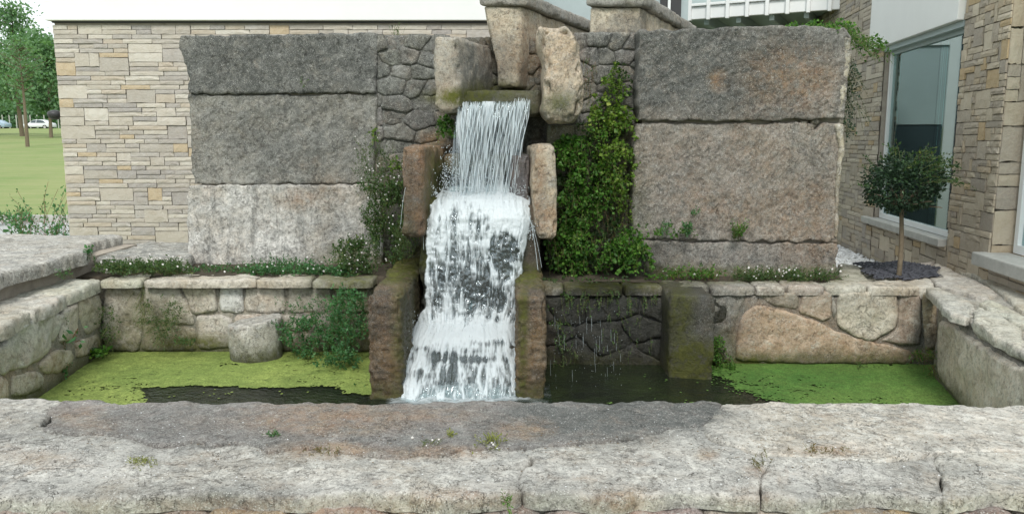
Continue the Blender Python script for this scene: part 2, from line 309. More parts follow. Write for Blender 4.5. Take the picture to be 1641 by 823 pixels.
# ------------------------------------------------------------------ weathering masks: moss, dark crust, ochre, wet  (static stains on the stones; recess shade painted in too)
# blob: (px, py, rx, ry, channel, strength, depth range)
BL = [
 (450,100,190,60,1,1.1,(6,6.6)), (330,95,40,45,1,.6,(6,6.6)), (470,220,150,80,1,.72,(6,6.6)), (330,230,60,80,1,.45,(6,6.6)), (540,380,60,60,1,.5,(6,6.6)), (680,160,90,130,1,.75,(6,6.6)),
 (320,330,60,20,1,.2,(6,6.6)),
 (1120,110,150,80,1,1.2,(5.5,6.3)), (1060,70,110,30,1,1.1,(5.5,6.3)), (1260,70,110,35,1,.9,(5.5,6.3)), (1120,290,130,90,1,.45,(5.5,6.3)), (1240,175,60,20,1,.7,(5.5,6.3)), (1290,300,50,70,1,.4,(5.5,6.3)), (1190,420,170,28,1,.45,(5.5,6.3)),
 (1275,125,60,50,2,.75,(5.5,6.3)), (1150,130,14,14,2,.8,(5.5,6.3)), (1110,270,110,70,2,.25,(5.5,6.3)), (1290,350,80,60,2,.55,(5.5,6.3)), (1210,240,60,60,2,.35,(5.5,6.3)), (1180,330,80,40,2,.5,(5.5,6.3)),
 (480,320,30,14,2,.6,(6,6.6)), (540,310,40,25,2,.4,(6,6.6)),
 (960,330,80,150,1,.9,(5.5,6.4)), (975,110,40,60,1,.6,(5.5,6.4)), (960,330,60,120,0,.4,(5.5,6.4)),
 (560,440,60,40,0,.6,(5.4,6.6)), (1100,440,150,14,0,.5,(5.4,6.6)), (1250,440,150,12,0,.4,(5.4,6.6)),
 # pool walls
 (250,520,45,40,0,.45,(5,6)), (300,550,60,14,0,.7,(5,6)), (190,550,40,20,0,.5,(5,6)), (240,500,60,40,1,.25,(5,6)), (560,470,60,60,1,.6,(5,6)), (600,520,50,80,0,.5,(5,6)),
 (970,520,120,90,1,1.3,(4.8,6)), (970,520,120,90,3,1.1,(4.8,6)), (970,470,110,30,1,.9,(4.8,6)), (1100,520,60,90,1,1.1,(4.8,6)), (980,455,110,14,0,.8,(4.8,6)), (1110,580,50,40,0,1.0,(4.8,6)), (1090,500,25,60,0,.7,(4.8,6)),  # dark and wet blobs right of the chute also paint the recess's shade
 (1160,520,40,70,1,.7,(4.8,6)), (1150,480,40,30,1,.6,(4.8,6)), (1200,590,80,18,0,1.0,(4.8,6)), (1300,575,200,10,1,.8,(4.8,6)), (1300,480,160,14,1,.35,(4.8,6)), (1480,560,30,35,1,.6,(4.5,6)),
 (1260,530,80,50,2,.55,(4.8,6)), (1230,520,35,40,2,.55,(4.8,6)), (1380,560,70,25,2,.5,(4.8,6)), (1450,500,20,60,2,.4,(4.8,6)),
 (60,590,60,30,2,.4,(3.5,6)), (60,560,90,50,1,.15,(3.5,6)),
 # front wall top
 (600,680,520,42,1,.5,(2.3,3.3)), (300,675,180,30,1,.5,(2.3,3.3)), (960,672,190,32,1,1.1,(2.3,3.3)), (1085,665,60,28,1,1.3,(2.3,3.3)), (520,672,130,20,2,.55,(2.3,3.3)), (838,688,40,14,2,.55,(2.3,3.3)), (640,665,110,14,2,.45,(2.3,3.3)), (130,665,40,15,2,.4,(2.3,3.3)), (520,720,60,12,2,.6,(2.3,3.3)), (700,725,80,10,2,.5,(2.3,3.3)),
 (300,720,180,20,1,.3,(1.9,3.3)), (200,790,200,20,1,.35,(1.9,3.3)), (380,800,80,18,1,.8,(1.9,3.3)), (870,800,100,25,1,.4,(1.9,3.3)), (1400,790,300,20,1,.3,(1.9,3.3)), (1500,750,80,14,1,.45,(1.9,3.3)),
 (60,735,50,12,2,.5,(1.9,3.3)), (1320,722,60,8,2,.7,(1.9,3.3)), (1130,730,20,10,2,.6,(1.9,3.3)), (1210,755,20,10,2,.6,(1.9,3.3)), (460,815,200,15,2,.5,(1.9,3.3)), (740,800,80,15,2,.5,(1.9,3.3)), (1000,800,50,20,2,.6,(1.9,3.3)), (1200,800,60,20,2,.3,(1.9,3.3)),
 # upright slabs of the water chute
 (612,500,35,60,1,.9,(4.4,6.3)), (612,580,35,80,2,.45,(4.4,6.3)), (640,430,50,25,0,1.0,(4.9,6.3)), (680,415,30,20,0,1.2,(4.9,6.3)), (650,520,20,140,0,.6,(4.4,6.3)), (665,480,30,200,3,.8,(4.4,6.3)), (610,600,40,60,3,.5,(4.4,6.3)), (620,470,40,15,2,.3,(4.4,6.3)),
 (852,560,30,110,2,.45,(4.4,6.3)), (845,440,30,18,0,.9,(4.8,6.3)), (850,480,26,40,1,.9,(4.4,6.3)), (838,560,8,120,0,.8,(4.4,6.3)), (850,600,30,60,3,.5,(4.4,6.3)),
 (660,300,16,90,1,.6,(5,6)), (695,245,25,25,2,1.5,(5,6.3)), (672,340,12,40,2,1.1,(5,6.3)), (705,310,20,60,0,1.0,(5,6.3)), (705,320,22,80,3,.7,(5,6.3)), (690,300,14,60,2,.7,(5,6.3)),
 (873,240,20,20,1,.25,(5,6.3)), (880,350,14,30,2,.7,(5,6.3)), (862,300,12,90,2,.7,(5,6.3)), (868,330,10,60,1,.5,(5,6.3)),
 (770,120,40,60,1,.9,(5.5,6.6)), (745,155,60,14,0,.9,(5.5,6.6)), (725,110,25,60,1,.25,(5.5,6.6)), (715,150,20,30,2,.5,(5.5,6.6)),
 (895,90,30,40,2,.45,(5.4,6.2)), (900,170,35,30,1,.9,(5.4,6.2)), (895,165,30,20,0,.5,(5.4,6.2)), (885,120,20,40,2,.3,(5.4,6.2)),
 (850,90,25,60,2,.6,(6,7.5)), (850,120,20,20,1,.7,(6,7.5)), (800,125,25,12,1,.4,(6,7.5)), (790,60,30,50,2,.35,(6,6.4)),
 (790,148,60,16,0,.7,(5.7,6.6)), (780,150,80,20,3,.5,(5.7,6.6)),
]
def masks(W, wetadd=None):
    px, py = pix(W); n = fbm(W * 3.1, 4, 5); m = np.zeros((len(W), 4))
    for (cx, cy, rx, ry, ch, st, dr) in BL:
        q = ((px - cx) / rx) ** 2 + ((py - cy) / ry) ** 2
        k = np.where((W[:, 1] > dr[0]) & (W[:, 1] < dr[1]) & (q < 6))[0]
        if len(k): m[k, ch] = np.maximum(m[k, ch], st * sst(1.75, .35, np.sqrt(q[k]) + .45 * n[k]))
    # a damp, algae-green band at the waterline inside the pool
    pool = (W[:, 1] > 3.0) & (W[:, 1] < 5.9) & (W[:, 2] < .5)
    lvl = sst(.20, .05, W[:, 2] + .05 * n) * pool
    m[:, 1] = np.maximum(m[:, 1], .75 * lvl); m[:, 0] = np.maximum(m[:, 0], .55 * lvl); m[:, 3] = np.maximum(m[:, 3], .5 * sst(.1, .04, W[:, 2]) * pool)
    if wetadd: m = np.maximum(m, np.array(wetadd))
    return np.clip(m, 0, 1)

# ------------------------------------------------------------------ stones
def chaikin(P, k=1):
    for _ in range(k):
        Q = np.roll(P, -1, 0); P = np.stack([P * .91 + Q * .09, P * .09 + Q * .91], 1).reshape(-1, 2)
    return P
def resample(P, s):
    out = []
    n = len(P)
    for i in range(n):
        a, b_ = P[i], P[(i + 1) % n]; d = np.linalg.norm(b_ - a); k = max(1, int(round(d / s)))
        for j in range(k): out.append(a + (b_ - a) * j / k)
    return np.array(out)
def inside(P, Q):
    x, y = Q[:, 0], Q[:, 1]; r = np.zeros(len(Q), bool); n = len(P)
    for i in range(n):
        a, b_ = P[i], P[(i + 1) % n]
        if a[1] == b_[1]: continue
        c = (a[1] > y) != (b_[1] > y)
        r ^= c & (x < (b_[0] - a[0]) * (y - a[1]) / (b_[1] - a[1]) + a[0])
    return r
def bdist(P, Q):
    d = np.full(len(Q), 1e9); n = len(P)
    for i in range(n):
        a, b_ = P[i], P[(i + 1) % n]; e = b_ - a; L2 = e @ e + 1e-12
        t = np.clip(((Q - a) @ e) / L2, 0, 1); d = np.minimum(d, np.hypot(*(Q - a - t[:, None] * e).T))
    return d
SEED = [0]
CH_ANG = [.75, .5, 1.1, -.7, .9, 1.35, .6]
class Fr:
    """A surface frame: origin, in-plane axes U and V, outward normal N."""
    def __init__(s, O, U, V):
        s.O = np.array(O, float); s.U = np.array(U, float) / np.linalg.norm(U); s.V = np.array(V, float) / np.linalg.norm(V); s.N = np.cross(s.U, s.V)
    def to(s, uv, h): return s.O + uv[:, :1] * s.U + uv[:, 1:2] * s.V + h[:, None] * s.N
    def pt(s, px, py):
        r = ray(px, py); t = ((s.O - np.array([0, 0, 1.6])) @ s.N) / (r @ s.N); q = np.array([0, 0, 1.6]) + r * t - s.O
        return np.array([q @ s.U, q @ s.V])
def stone(poly, fr, parent, mat, color, sp=.02, depth=.1, rnd=.02, amp=.008, fq=9, jag=.006, smooth=1, chisel=0, h0=0, dome=0, name='stone', mkadd=None, oc=4, cast=0, hf=None):
    SEED[0] += 1; s = SEED[0]
    P = np.array(poly, float)
    ar = np.sum(P[:, 0] * np.roll(P[:, 1], -1) - np.roll(P[:, 0], -1) * P[:, 1])
    if ar < 0: P = P[::-1]
    if smooth: P = chaikin(P, smooth)
    B = resample(P, sp); c = B.mean(0)
    nb = np.roll(B, -1, 0) - np.roll(B, 1, 0); nb = np.stack([nb[:, 1], -nb[:, 0]], 1) / (np.linalg.norm(nb, axis=1)[:, None] + 1e-9)
    B3 = np.c_[B, np.full(len(B), s * 3.7)]
    B = B + nb * (jag * fbm(B3 * 14, 3, s))[:, None]
    mn, mxx = B.min(0), B.max(0)
    gx, gy = np.meshgrid(np.arange(mn[0] + sp / 2, mxx[0], sp), np.arange(mn[1] + sp / 2, mxx[1], sp * .9)); gx[::2] += sp / 2
    G = np.c_[gx.ravel(), gy.ravel()]
    G = G[inside(B, G)]
    if len(G): G = G[bdist(B, G) > sp * .45]
    pts = np.vstack([B, G]) if len(G) else B
    nB = len(B)
    vo, eo, fo, ov, oe, of = delaunay_2d_cdt([Vector(p) for p in pts], [(i, (i + 1) % nB) for i in range(nB)], [], 1, 1e-6)
    if len(vo) != len(pts):
        pts = np.array([tuple(v) for v in vo]); back = {}
        for i, l in enumerate(ov):
            for k in l: back[k] = i
        ring = []
        for i in range(nB):
            j = back.get(i)
            if j is not None and (not ring or ring[-1] != j): ring.append(j)
    else:
        order = np.array([l[0] for l in ov]); back = {int(k): i for i, k in enumerate(order)}; pts = pts[order]; ring = [back[i] for i in range(nB)]
    d = bdist(B, pts)
    n = fbm(np.c_[pts, np.full(len(pts), s * 1.9)] * fq, oc, s)
    rr = rnd * (1 + .5 * vn(np.c_[pts, np.full(len(pts), s * .7)] * 8, s))
    e = np.clip(1 - d / rr, 0, 1)
    h = h0 - rr * (1 - np.sqrt(np.clip(1 - e * e, 0, 1))) + amp * n
    if dome: h += dome * sst(0, max(d.max(), 1e-3), d)
    if chisel:
        th = CH_ANG[s % 7]; a, b_ = math.cos(th), math.sin(th); q = np.c_[(pts[:, 0] * a + pts[:, 1] * b_) * 21, (-pts[:, 0] * b_ + pts[:, 1] * a) * 58, np.full(len(pts), s * 1.0)]
        q[:, :2] += 1.6 * np.c_[vn(np.c_[pts, pts[:, :1] * 0] * 2.3, s), vn(np.c_[pts, pts[:, :1] * 0] * 2.3, s + 9)]
        h += chisel * (1 - np.abs(fbm(q, 2, s)) * 2)
    if hf: h += hf(fr.to(pts, h * 0))
    T = fr.to(pts, h)
    ring = np.array(ring); nr = len(ring)
    hb = h[ring]
    l1 = fr.to(pts[ring] + .3 * jag * (rng.random((nr, 2)) - .5), np.full(nr, 0.) + hb - depth * .45)
    l2 = fr.to(pts[ring], np.full(nr, h0 - depth))
    V = np.vstack([T, l1, l2]); nt_ = len(T)
    F_ = [tuple(f) for f in fo]
    j = np.arange(nr); k = (j + 1) % nr
    F_ += [tuple(x) for x in np.c_[ring[k], ring[j], nt_ + j, nt_ + k].tolist()]
    F_ += [tuple(x) for x in np.c_[nt_ + k, nt_ + j, nt_ + nr + j, nt_ + nr + k].tolist()]
    return mesh(name, V, F_, mat, parent, mk=masks(V, mkadd), color=color)
def clip(P, n, c):
    out = []; m = len(P)
    for i in range(m):
        a, b_ = P[i], P[(i + 1) % m]; da, db = a @ n - c, b_ @ n - c
        if da <= 0: out.append(a)
        if (da < 0) != (db < 0) and abs(da - db) > 1e-12: out.append(a + (b_ - a) * da / (da - db))
    return np.array(out)
def cells(rect, cw, ch, gap, seed, jit=.42, holes=None):
    r = np.random.default_rng(seed); x0, y0, x1, y1 = rect; S = []
    ny = max(1, int(round((y1 - y0) / ch))); hh = (y1 - y0) / ny
    for j in range(ny):
        nx = max(1, int(round((x1 - x0) / cw))); ww = (x1 - x0) / nx; off = r.uniform(-.5, .5) * ww
        for i in range(-1, nx + 1): S.append((x0 + (i + .5 + r.uniform(-jit, jit)) * ww + off, y0 + (j + .5 + r.uniform(-jit, jit) * .8) * hh))
    S = np.array(S); asp = np.array([1 / cw, 1 / ch]); out = []
    for i, s in enumerate(S):
        P = np.array([(x0, y0), (x1, y0), (x1, y1), (x0, y1)], float)
        o = np.argsort(np.hypot(*((S - s) * asp).T))[1:22]
        for k in o:
            d = (S[k] - s) * asp; n = d * asp; L_ = np.linalg.norm(n); mid = (S[k] + s) / 2
            P = clip(P, n / L_, mid @ n / L_ - gap / 2)
            if len(P) < 3: break
        if len(P) >= 3:
            A = .5 * abs(np.sum(P[:, 0] * np.roll(P[:, 1], -1) - np.roll(P[:, 0], -1) * P[:, 1]))
            if A > cw * ch * .08: out.append(P)
    return out
def jc(c, v=.12):
    k = 1 + random.uniform(-v, v); return tuple(min(.75, x * k * (1 + random.uniform(-.04, .04))) for x in c)
def pick(cs, v=.12): return jc(random.choice(cs), v)
def plate(fr, x0, y0, x1, y1, h, parent, mat, color, name='mortar', sp=.05, amp=.006, depth=.15, mkadd=None):
    return stone([(x0, y0), (x1, y0), (x1, y1), (x0, y1)], fr, parent, mat, color, sp=sp, depth=depth, rnd=.004, amp=amp, jag=0, smooth=0, h0=h, name=name, mkadd=mkadd)
def box(name, x0, y0, z0, x1, y1, z1, mat, parent=None, rot=0, org=None, bev=0):
    V = np.array([(x, y, z) for z in (z0, z1) for y in (y0, y1) for x in (x0, x1)], float)
    if rot: c, s = math.cos(rot), math.sin(rot); o = np.array(org if org is not None else V.mean(0)); q = V - o; V = o + np.c_[q[:, 0] * c - q[:, 1] * s, q[:, 0] * s + q[:, 1] * c, q[:, 2]]
    o = mesh(name, V, [(0,2,3,1),(4,5,7,6),(0,1,5,4),(2,6,7,3),(0,4,6,2),(1,3,7,5)], mat, parent, smooth=False)
    if bev: m = o.modifiers.new('bevel', 'BEVEL'); m.width = bev; m.segments = 2
    return o
def rough_block(name, corners_bottom, z0, z1, parent, mat, color, sp=.025, rnd=.03, amp=.012, fq=6, taper=None, mkadd=None, lean=(0, 0), chisel=0, prof=None):
    """A standing stone from a ground outline (4 points) lifted from z0 to z1, rounded and rough on every side."""
    Q = np.array(corners_bottom, float); SEED[0] += 1; s = SEED[0]
    a = np.linalg.norm(Q[1] - Q[0]); b_ = np.linalg.norm(Q[2] - Q[1]); h = z1 - z0
    n = [max(3, int(x / sp)) for x in (a, b_, h)]
    idx = {}; V = []; Fc = []
    def vid(i, j, k):
        t = (i, j, k)
        if t not in idx: idx[t] = len(V); V.append((i / n[0], j / n[1], k / n[2]))
        return idx[t]
    for i in range(n[0]):
        for j in range(n[1]):
            Fc.append((vid(i,j,n[2]), vid(i+1,j,n[2]), vid(i+1,j+1,n[2]), vid(i,j+1,n[2]))); Fc.append((vid(i,j,0), vid(i,j+1,0), vid(i+1,j+1,0), vid(i+1,j,0)))
    for i in range(n[0]):
        for k in range(n[2]):
            Fc.append((vid(i,0,k), vid(i+1,0,k), vid(i+1,0,k+1), vid(i,0,k+1))); Fc.append((vid(i,n[1],k), vid(i,n[1],k+1), vid(i+1,n[1],k+1), vid(i+1,n[1],k)))
    for j in range(n[1]):
        for k in range(n[2]):
            Fc.append((vid(0,j,k), vid(0,j,k+1), vid(0,j+1,k+1), vid(0,j+1,k))); Fc.append((vid(n[0],j,k), vid(n[0],j+1,k), vid(n[0],j+1,k+1), vid(n[0],j,k+1)))
    V = np.array(V); dim = np.array([a, b_, h]); p = V * dim
    r = min(rnd, min(dim) * .45); inner = np.clip(p, r, dim - r); q = p - inner; L_ = np.linalg.norm(q, axis=1)
    m = L_ > 1e-9; nrm = np.zeros_like(q); nrm[m] = q[m] / L_[m][:, None]
    p = inner + nrm * r
    p = p + nrm * (amp * fbm(p * fq + s * 3.3, 4, s))[:, None]
    arr = (np.abs(q) > 1e-9).sum(1) >= 2
    chip = sst(.05, .55, fbm(p * 13 + s, 3, s + 40)) * .9 * rnd + .25 * rnd * sst(-.1, .3, fbm(p * 34 + s, 2, s + 41))
    p = p - nrm * (chip * arr)[:, None]
    if chisel: p = p + nrm * (chisel * fbm(p * np.array([30, 30, 60]) + s, 2, s))[:, None]
    V = p / dim
    k = V[:, 2:3]; u = V[:, 0:1].copy(); v = V[:, 1:2]
    if prof is not None:      # (height fraction, left, right) rows: the outline seen from the front
        pr = np.array(prof); lo = np.interp(V[:, 2], pr[:, 0], pr[:, 1])[:, None]; hi = np.interp(V[:, 2], pr[:, 0], pr[:, 2])[:, None]; u = lo + u * (hi - lo)
    W = (Q[0] * (1-u) + Q[1] * u) * (1-v) + (Q[3] * (1-u) + Q[2] * u) * v
    W = np.c_[W + np.array(lean) * k, z0 + V[:, 2] * h]
    return mesh(name, W, Fc, mat, parent, mk=masks(W, mkadd), color=color)

# ------------------------------------------------------------------ cladding of small split stones
BRK = []
def brick_proto(s):
    nx, ny = 4, 2; V = []
    for j in range(ny + 1):
        for i in range(nx + 1):
            x, y = i / nx - .5, j / ny - .5; e = (i in (0, nx)) or (j in (0, ny))
            V.append((x * (.985 if e else 1) + random.uniform(-.012, .012), y * .97 + random.uniform(-.03, .03), (-.25 if e else 0) + random.uniform(-.35, .2)))
    Fc = [(j*(nx+1)+i, j*(nx+1)+i+1, (j+1)*(nx+1)+i+1, (j+1)*(nx+1)+i) for j in range(ny) for i in range(nx)]
    ring = [i for i in range(nx + 1)] + [j*(nx+1)+nx for j in range(1, ny+1)] + [ny*(nx+1)+i for i in range(nx-1, -1, -1)] + [j*(nx+1) for j in range(ny-1, 0, -1)]
    b0 = len(V)
    for r_ in ring: V.append((V[r_][0], V[r_][1], -1.6))
    for a in range(len(ring)):
        c = (a + 1) % len(ring); Fc.append((ring[c], ring[a], b0 + a, b0 + c))
    return np.array(V), Fc
PROTO = [brick_proto(i) for i in range(9)]
PM = []
for V, Fc in PROTO:
    me = bpy.data.meshes.new('cladding_stone'); me.from_pydata(V.tolist(), [], Fc); me.materials.append(MT['brick']); me.update(); PM.append(me)
def pack(W, H, cw, ch, seed, wr=(2, 6), tall=.2):
    r = random.Random(seed); nx, ny = int(round(W / cw)), int(round(H / ch)); g = [[0] * nx for _ in range(ny)]; out = []
    for j in range(ny):
        i = 0
        while i < nx:
            if g[j][i]: i += 1; continue
            w_ = 1
            m = r.randint(*wr)
            while w_ < m and i + w_ < nx and not g[j][i + w_]: w_ += 1
            rem = 0
            while i + w_ + rem < nx and not g[j][i + w_ + rem] and rem < 2: rem += 1
            if rem == 1 and w_ < wr[1] + 1: w_ += 1
            h_ = 1
            t = r.random()
            if t < tall and j + 2 <= ny: h_ = 2
            if t < tall * .35 and j + 3 <= ny: h_ = 3
            for b_ in range(h_):
                for a in range(w_): g[j + b_][i + a] = 1
            out.append((i * cw, j * ch, w_ * cw, h_ * ch)); i += w_
    return out
def cladding(fr, W, H, parent, keep, seed, cw=.05, ch=.045, wr=(2, 6), tall=.2, relief=.008, u0=0, v0=0, limit=300, tint=(1, 1, 1)):
    """Individual split stones on a wall face; those past the limit or out of sight are joined."""
    from mathutils import Matrix
    rest_V, rest_F, rest_R = [], [], []; L_ = pack(W, H, cw, ch, seed, wr, tall); sc_ = []
    pw = thing_world(parent)
    for (x, y, w_, h_) in L_:
        c = fr.to(np.array([[u0 + x + w_ / 2, v0 + y + h_ / 2]]), np.array([random.uniform(-.006, .008)]))[0]
        px, py = pix(c[None]); sc_.append((keep(px[0], py[0]), w_ * h_, x, y, w_, h_, c))
    order = sorted(range(len(sc_)), key=lambda i: (not sc_[i][0], -sc_[i][1])); n = 0
    for i in order:
        k, A, x, y, w_, h_, c = sc_[i]; g = .0035; pi_ = random.randrange(9)
        M = Matrix((( *(fr.U * (w_ - g)), 0), (*(fr.V * (h_ - g)), 0), (*(fr.N * relief), 0), (0, 0, 0, 1))).transposed()
        if k and n < limit:
            o = bpy.data.objects.new('cladding_stone', PM[pi_]); col.objects.link(o); o.parent = parent; o.color = (*tint, 1)
            M.translation = Vector(c - pw); o.matrix_local = M; n += 1
        else:
            V, Fc = PROTO[pi_]; b0 = len(rest_V) and sum(len(v) for v in rest_V)
            rest_F += [tuple(q + b0 for q in f) for f in Fc]
            rest_V.append(c + V[:, :1] * fr.U * (w_ - g) + V[:, 1:2] * fr.V * (h_ - g) + V[:, 2:3] * fr.N * relief); rest_R.append(np.full(len(V), random.random()))
    if rest_V: tag(mesh('cladding_stones', np.vstack(rest_V), rest_F, MT['brick_s'], parent, rn=np.concatenate(rest_R), smooth=False, color=tint), kind='stuff')
    return n

# ================================================================== THE LIE OF THE LAND
def sheet(name, X, Y, zf, mat, kind='structure'):
    gx, gy = np.meshgrid(X, Y); V = np.c_[gx.ravel(), gy.ravel(), zf(gx.ravel(), gy.ravel())]; nx = len(X)
    Fc = [(j*nx+i, j*nx+i+1, (j+1)*nx+i+1, (j+1)*nx+i) for j in range(len(Y)-1) for i in range(nx-1)]
    return tag(mesh(name, V, Fc, mat, center=False), kind=kind)
def hz(x, y):
    z = np.interp(y, [-60, 15.7, 19, 32, 60, 95, 120, 135, 400, 900], [0, 0, .12, .95, 1.9, 2.75, 3.5, 3.45, 3.4, 6])
    return z + np.where(y > 18, .12 * fbm(np.c_[x * .08, y * .08, 0 * x], 3, 2), 0) * sst(18, 30, y)
def ground_z(x, y): return hz(x, y)
Yg = np.concatenate([np.linspace(-60, 15, 8), np.linspace(16, 60, 60), np.linspace(61, 140, 60), np.linspace(150, 900, 20)])
Xg = np.concatenate([np.linspace(-700, -90, 10), np.linspace(-85, 10, 60), np.linspace(20, 700, 10)])
sheet('ground', Xg, Yg, ground_z, MT['grass'])
sheet('driveway', np.linspace(-30, -5.5, 20), np.linspace(9, 15.3, 12), lambda x, y: 0 * x + .008, MT['asphalt'])
kb = thing('kerb', (-12, 15.4, 0), kind='structure')
for i in range(20):
    x = -20 + i * .8; box('kerb_stone', x, 15.32, 0, x + .785, 15.5, .13 + .004 * (i % 3), MT['sill'], kb)

# ================================================================== THE POOL
WZ = .04                                      # water level
CZ = .6                                       # coping level
BLc = PZ(160, 446, CZ); BRc = PZ(1500, 468, CZ)       # back corners of the pool at coping level
frTop = Fr((0, 0, CZ), (1, 0, 0), (0, 1, 0))
water = sheet('water', np.linspace(-3.3, 3.3, 12), np.linspace(2.7, 5.75, 8), lambda x, y: 0 * x + WZ, MT['water'])
sheet('pool_floor', np.linspace(-3.4, 3.4, 3), np.linspace(2.6, 5.9, 3), lambda x, y: 0 * x - .3, MT['soil'])
# duckweed: floats where the current has not swept it away
sx, sy = .012, .012
gx, gy = np.meshgrid(np.arange(-3.25, 3.2, sx), np.arange(2.85, 5.7, sy))
C0 = np.c_[gx.ravel(), gy.ravel(), np.full(gx.size, WZ)]
px, py = pix(C0); nn = fbm(C0 * np.array([2.5, 5, 1]), 4, 3); n5 = fbm(C0 * 14, 4, 8)
lf = (px < 606 + 6 * n5) & ~((px > 225 + 30 * n5) & (px < 548 + 25 * n5) & (py > 621 + 6 * nn + 5 * n5 - sst(230, 480, px) * 2)) 
lf &= ~((px > 530) & (py > 632 + 5 * n5))
edge = 1140 + np.clip((py - 600) / 42, 0, 1) ** 1.2 * 105
rt = (px > edge + 24 * nn + 30 * n5 + 14 * rng.normal(0, 1, gx.size) * (rng.random(gx.size) < .5)) | ((px > 960) & (px < 1190) & (py > 612 + 4 * nn) & (n5 + nn * .5 > .75))
n6 = fbm(C0 * np.array([38, 60, 1]), 3, 9)
scrib = (np.abs(fbm(C0 * np.array([7, 16, 1]), 4, 19)) < .035) & (fbm(C0 * np.array([1.6, 3, 1]), 3, 23) > .12)
kp = (lf | rt) & (n5 + .35 * nn + .25 * n6 > -.95) & ~(scrib & (n6 > -.2))
kp |= (rng.random(gx.size) < .05) & (py > 600) & ((px > 1030) | (px < 600)) & (n5 > .3) & (px < 1300) & (px > 200)
kp = kp.reshape(gx.shape)
idx = -np.ones((gx.shape[0] + 1, gx.shape[1] + 1), int); jj, ii = np.where(kp)
for a, b_ in ((0, 0), (0, 1), (1, 0), (1, 1)): idx[jj + a, ii + b_] = 1
q = np.where(idx.ravel() == 1)[0]; idx = idx.ravel(); idx[q] = np.arange(len(q)); idx = idx.reshape(gx.shape[0] + 1, gx.shape[1] + 1)
vy, vx = np.divmod(q, gx.shape[1] + 1)
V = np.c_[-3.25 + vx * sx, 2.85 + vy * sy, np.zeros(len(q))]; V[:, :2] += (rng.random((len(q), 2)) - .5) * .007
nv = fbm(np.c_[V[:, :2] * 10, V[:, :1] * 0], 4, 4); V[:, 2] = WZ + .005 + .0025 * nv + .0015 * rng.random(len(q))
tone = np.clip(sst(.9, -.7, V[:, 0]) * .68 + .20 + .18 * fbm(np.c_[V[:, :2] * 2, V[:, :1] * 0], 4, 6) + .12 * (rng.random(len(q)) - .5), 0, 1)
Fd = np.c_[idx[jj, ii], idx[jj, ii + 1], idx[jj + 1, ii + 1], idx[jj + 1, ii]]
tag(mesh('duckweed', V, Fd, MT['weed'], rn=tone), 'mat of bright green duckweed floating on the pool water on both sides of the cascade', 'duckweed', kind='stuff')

# ---- walls round the pool
CR = [(.56,.53,.46), (.50,.48,.43), (.60,.58,.52), (.46,.43,.37), (.54,.47,.38)]
PK = [(.46,.34,.25), (.50,.39,.29), (.44,.36,.29)]
GY = [(.34,.34,.32), (.28,.28,.265), (.38,.36,.33)]
def pxpoly(fr, pts): return [fr.pt(*p) for p in pts]
def upto(pts, lim, y): return [(p[0], y if p[1] < lim else p[1]) for p in pts]
# left side wall
lw = thing('side_wall', (-3.3, 4.3, 0), 'low side wall of pale rubble stones enclosing the left end of the pool', 'wall')
A = PZ(0, 517, CZ); B_ = BLc; dirL = np.array([B_[0] - A[0], B_[1] - A[1], 0]); LL = np.linalg.norm(dirL); dirL /= LL
start = np.array([A[0], A[1], 0]) - dirL * 1.3
frL = Fr(start, dirL, (0, 0, 1))               # faces right (towards the pool)
HL = LL + 1.3
random.seed(3)
def wallstones(fr, x0, x1, z0, z1, cw, ch, cols, parent, seed, gap=.006, **k):
    for P in cells((x0, z0, x1, z1), cw, ch, gap, seed):
        stone(P, fr, parent, MT['rubble'], pick(cols), sp=k.get('sp', .02), depth=.10, rnd=.008, amp=.014, fq=11, jag=.010, oc=5, h0=random.uniform(-.012, .015), dome=.002, mkadd=k.get('mkadd'))
plate(frL, 0, -.1, HL, .52, -.010, lw, MT['mortar'], (.34, .32, .28))
big = [ [(-10,560),(35,520),(80,498),(96,505),(92,540),(60,580),(30,590),(5,600)], [(128,480),(155,468),(161,500),(160,528),(140,535),(128,510)], [(98,500),(126,482),(127,512),(118,545),(96,548)],
 [(20,600),(60,592),(72,605),(66,625),(20,636)], [(62,585),(90,560),(112,560),(120,575),(95,596),(74,600)], [(120,548),(160,534),(161,560),(125,574)], [(-12,615),(8,600),(16,612),(15,640),(-12,648)], [(-60,560),(-16,545),(-12,600),(-30,640),(-60,650)] ]
for p in big: stone(pxpoly(frL, p), frL, lw, MT['rubble'], pick([(.80,.76,.66), (.76,.71,.60), (.70,.61,.50)]), sp=.016, rnd=.010, amp=.022, oc=6, h0=.010, dome=.002, jag=.010)
wallstones(frL, 0, 1.25, -.05, .52, .24, .16, CR, lw, 11)
# left side coping: rough slabs along the top
for i, (a, b_) in enumerate([(0, .55), (.56, 1.12), (1.13, 1.62), (1.63, 2.12), (2.13, 2.72)]):
    O2 = start + dirL * a; e = b_ - a; nx_ = np.array([dirL[1], -dirL[0], 0])
    fr = Fr((O2[0], O2[1], CZ), dirL, -nx_)
    stone([(0, -.02 + random.uniform(-.02, .03)), (e * .5, -.035), (e, -.02), (e - .01, .5), (0, .5)], fr, lw, MT['rubble'], pick([(.66,.63,.56), (.60,.58,.52)]), sp=.022, depth=.085, rnd=.012, amp=.018, fq=8, oc=5, jag=.018, name='coping_slab')
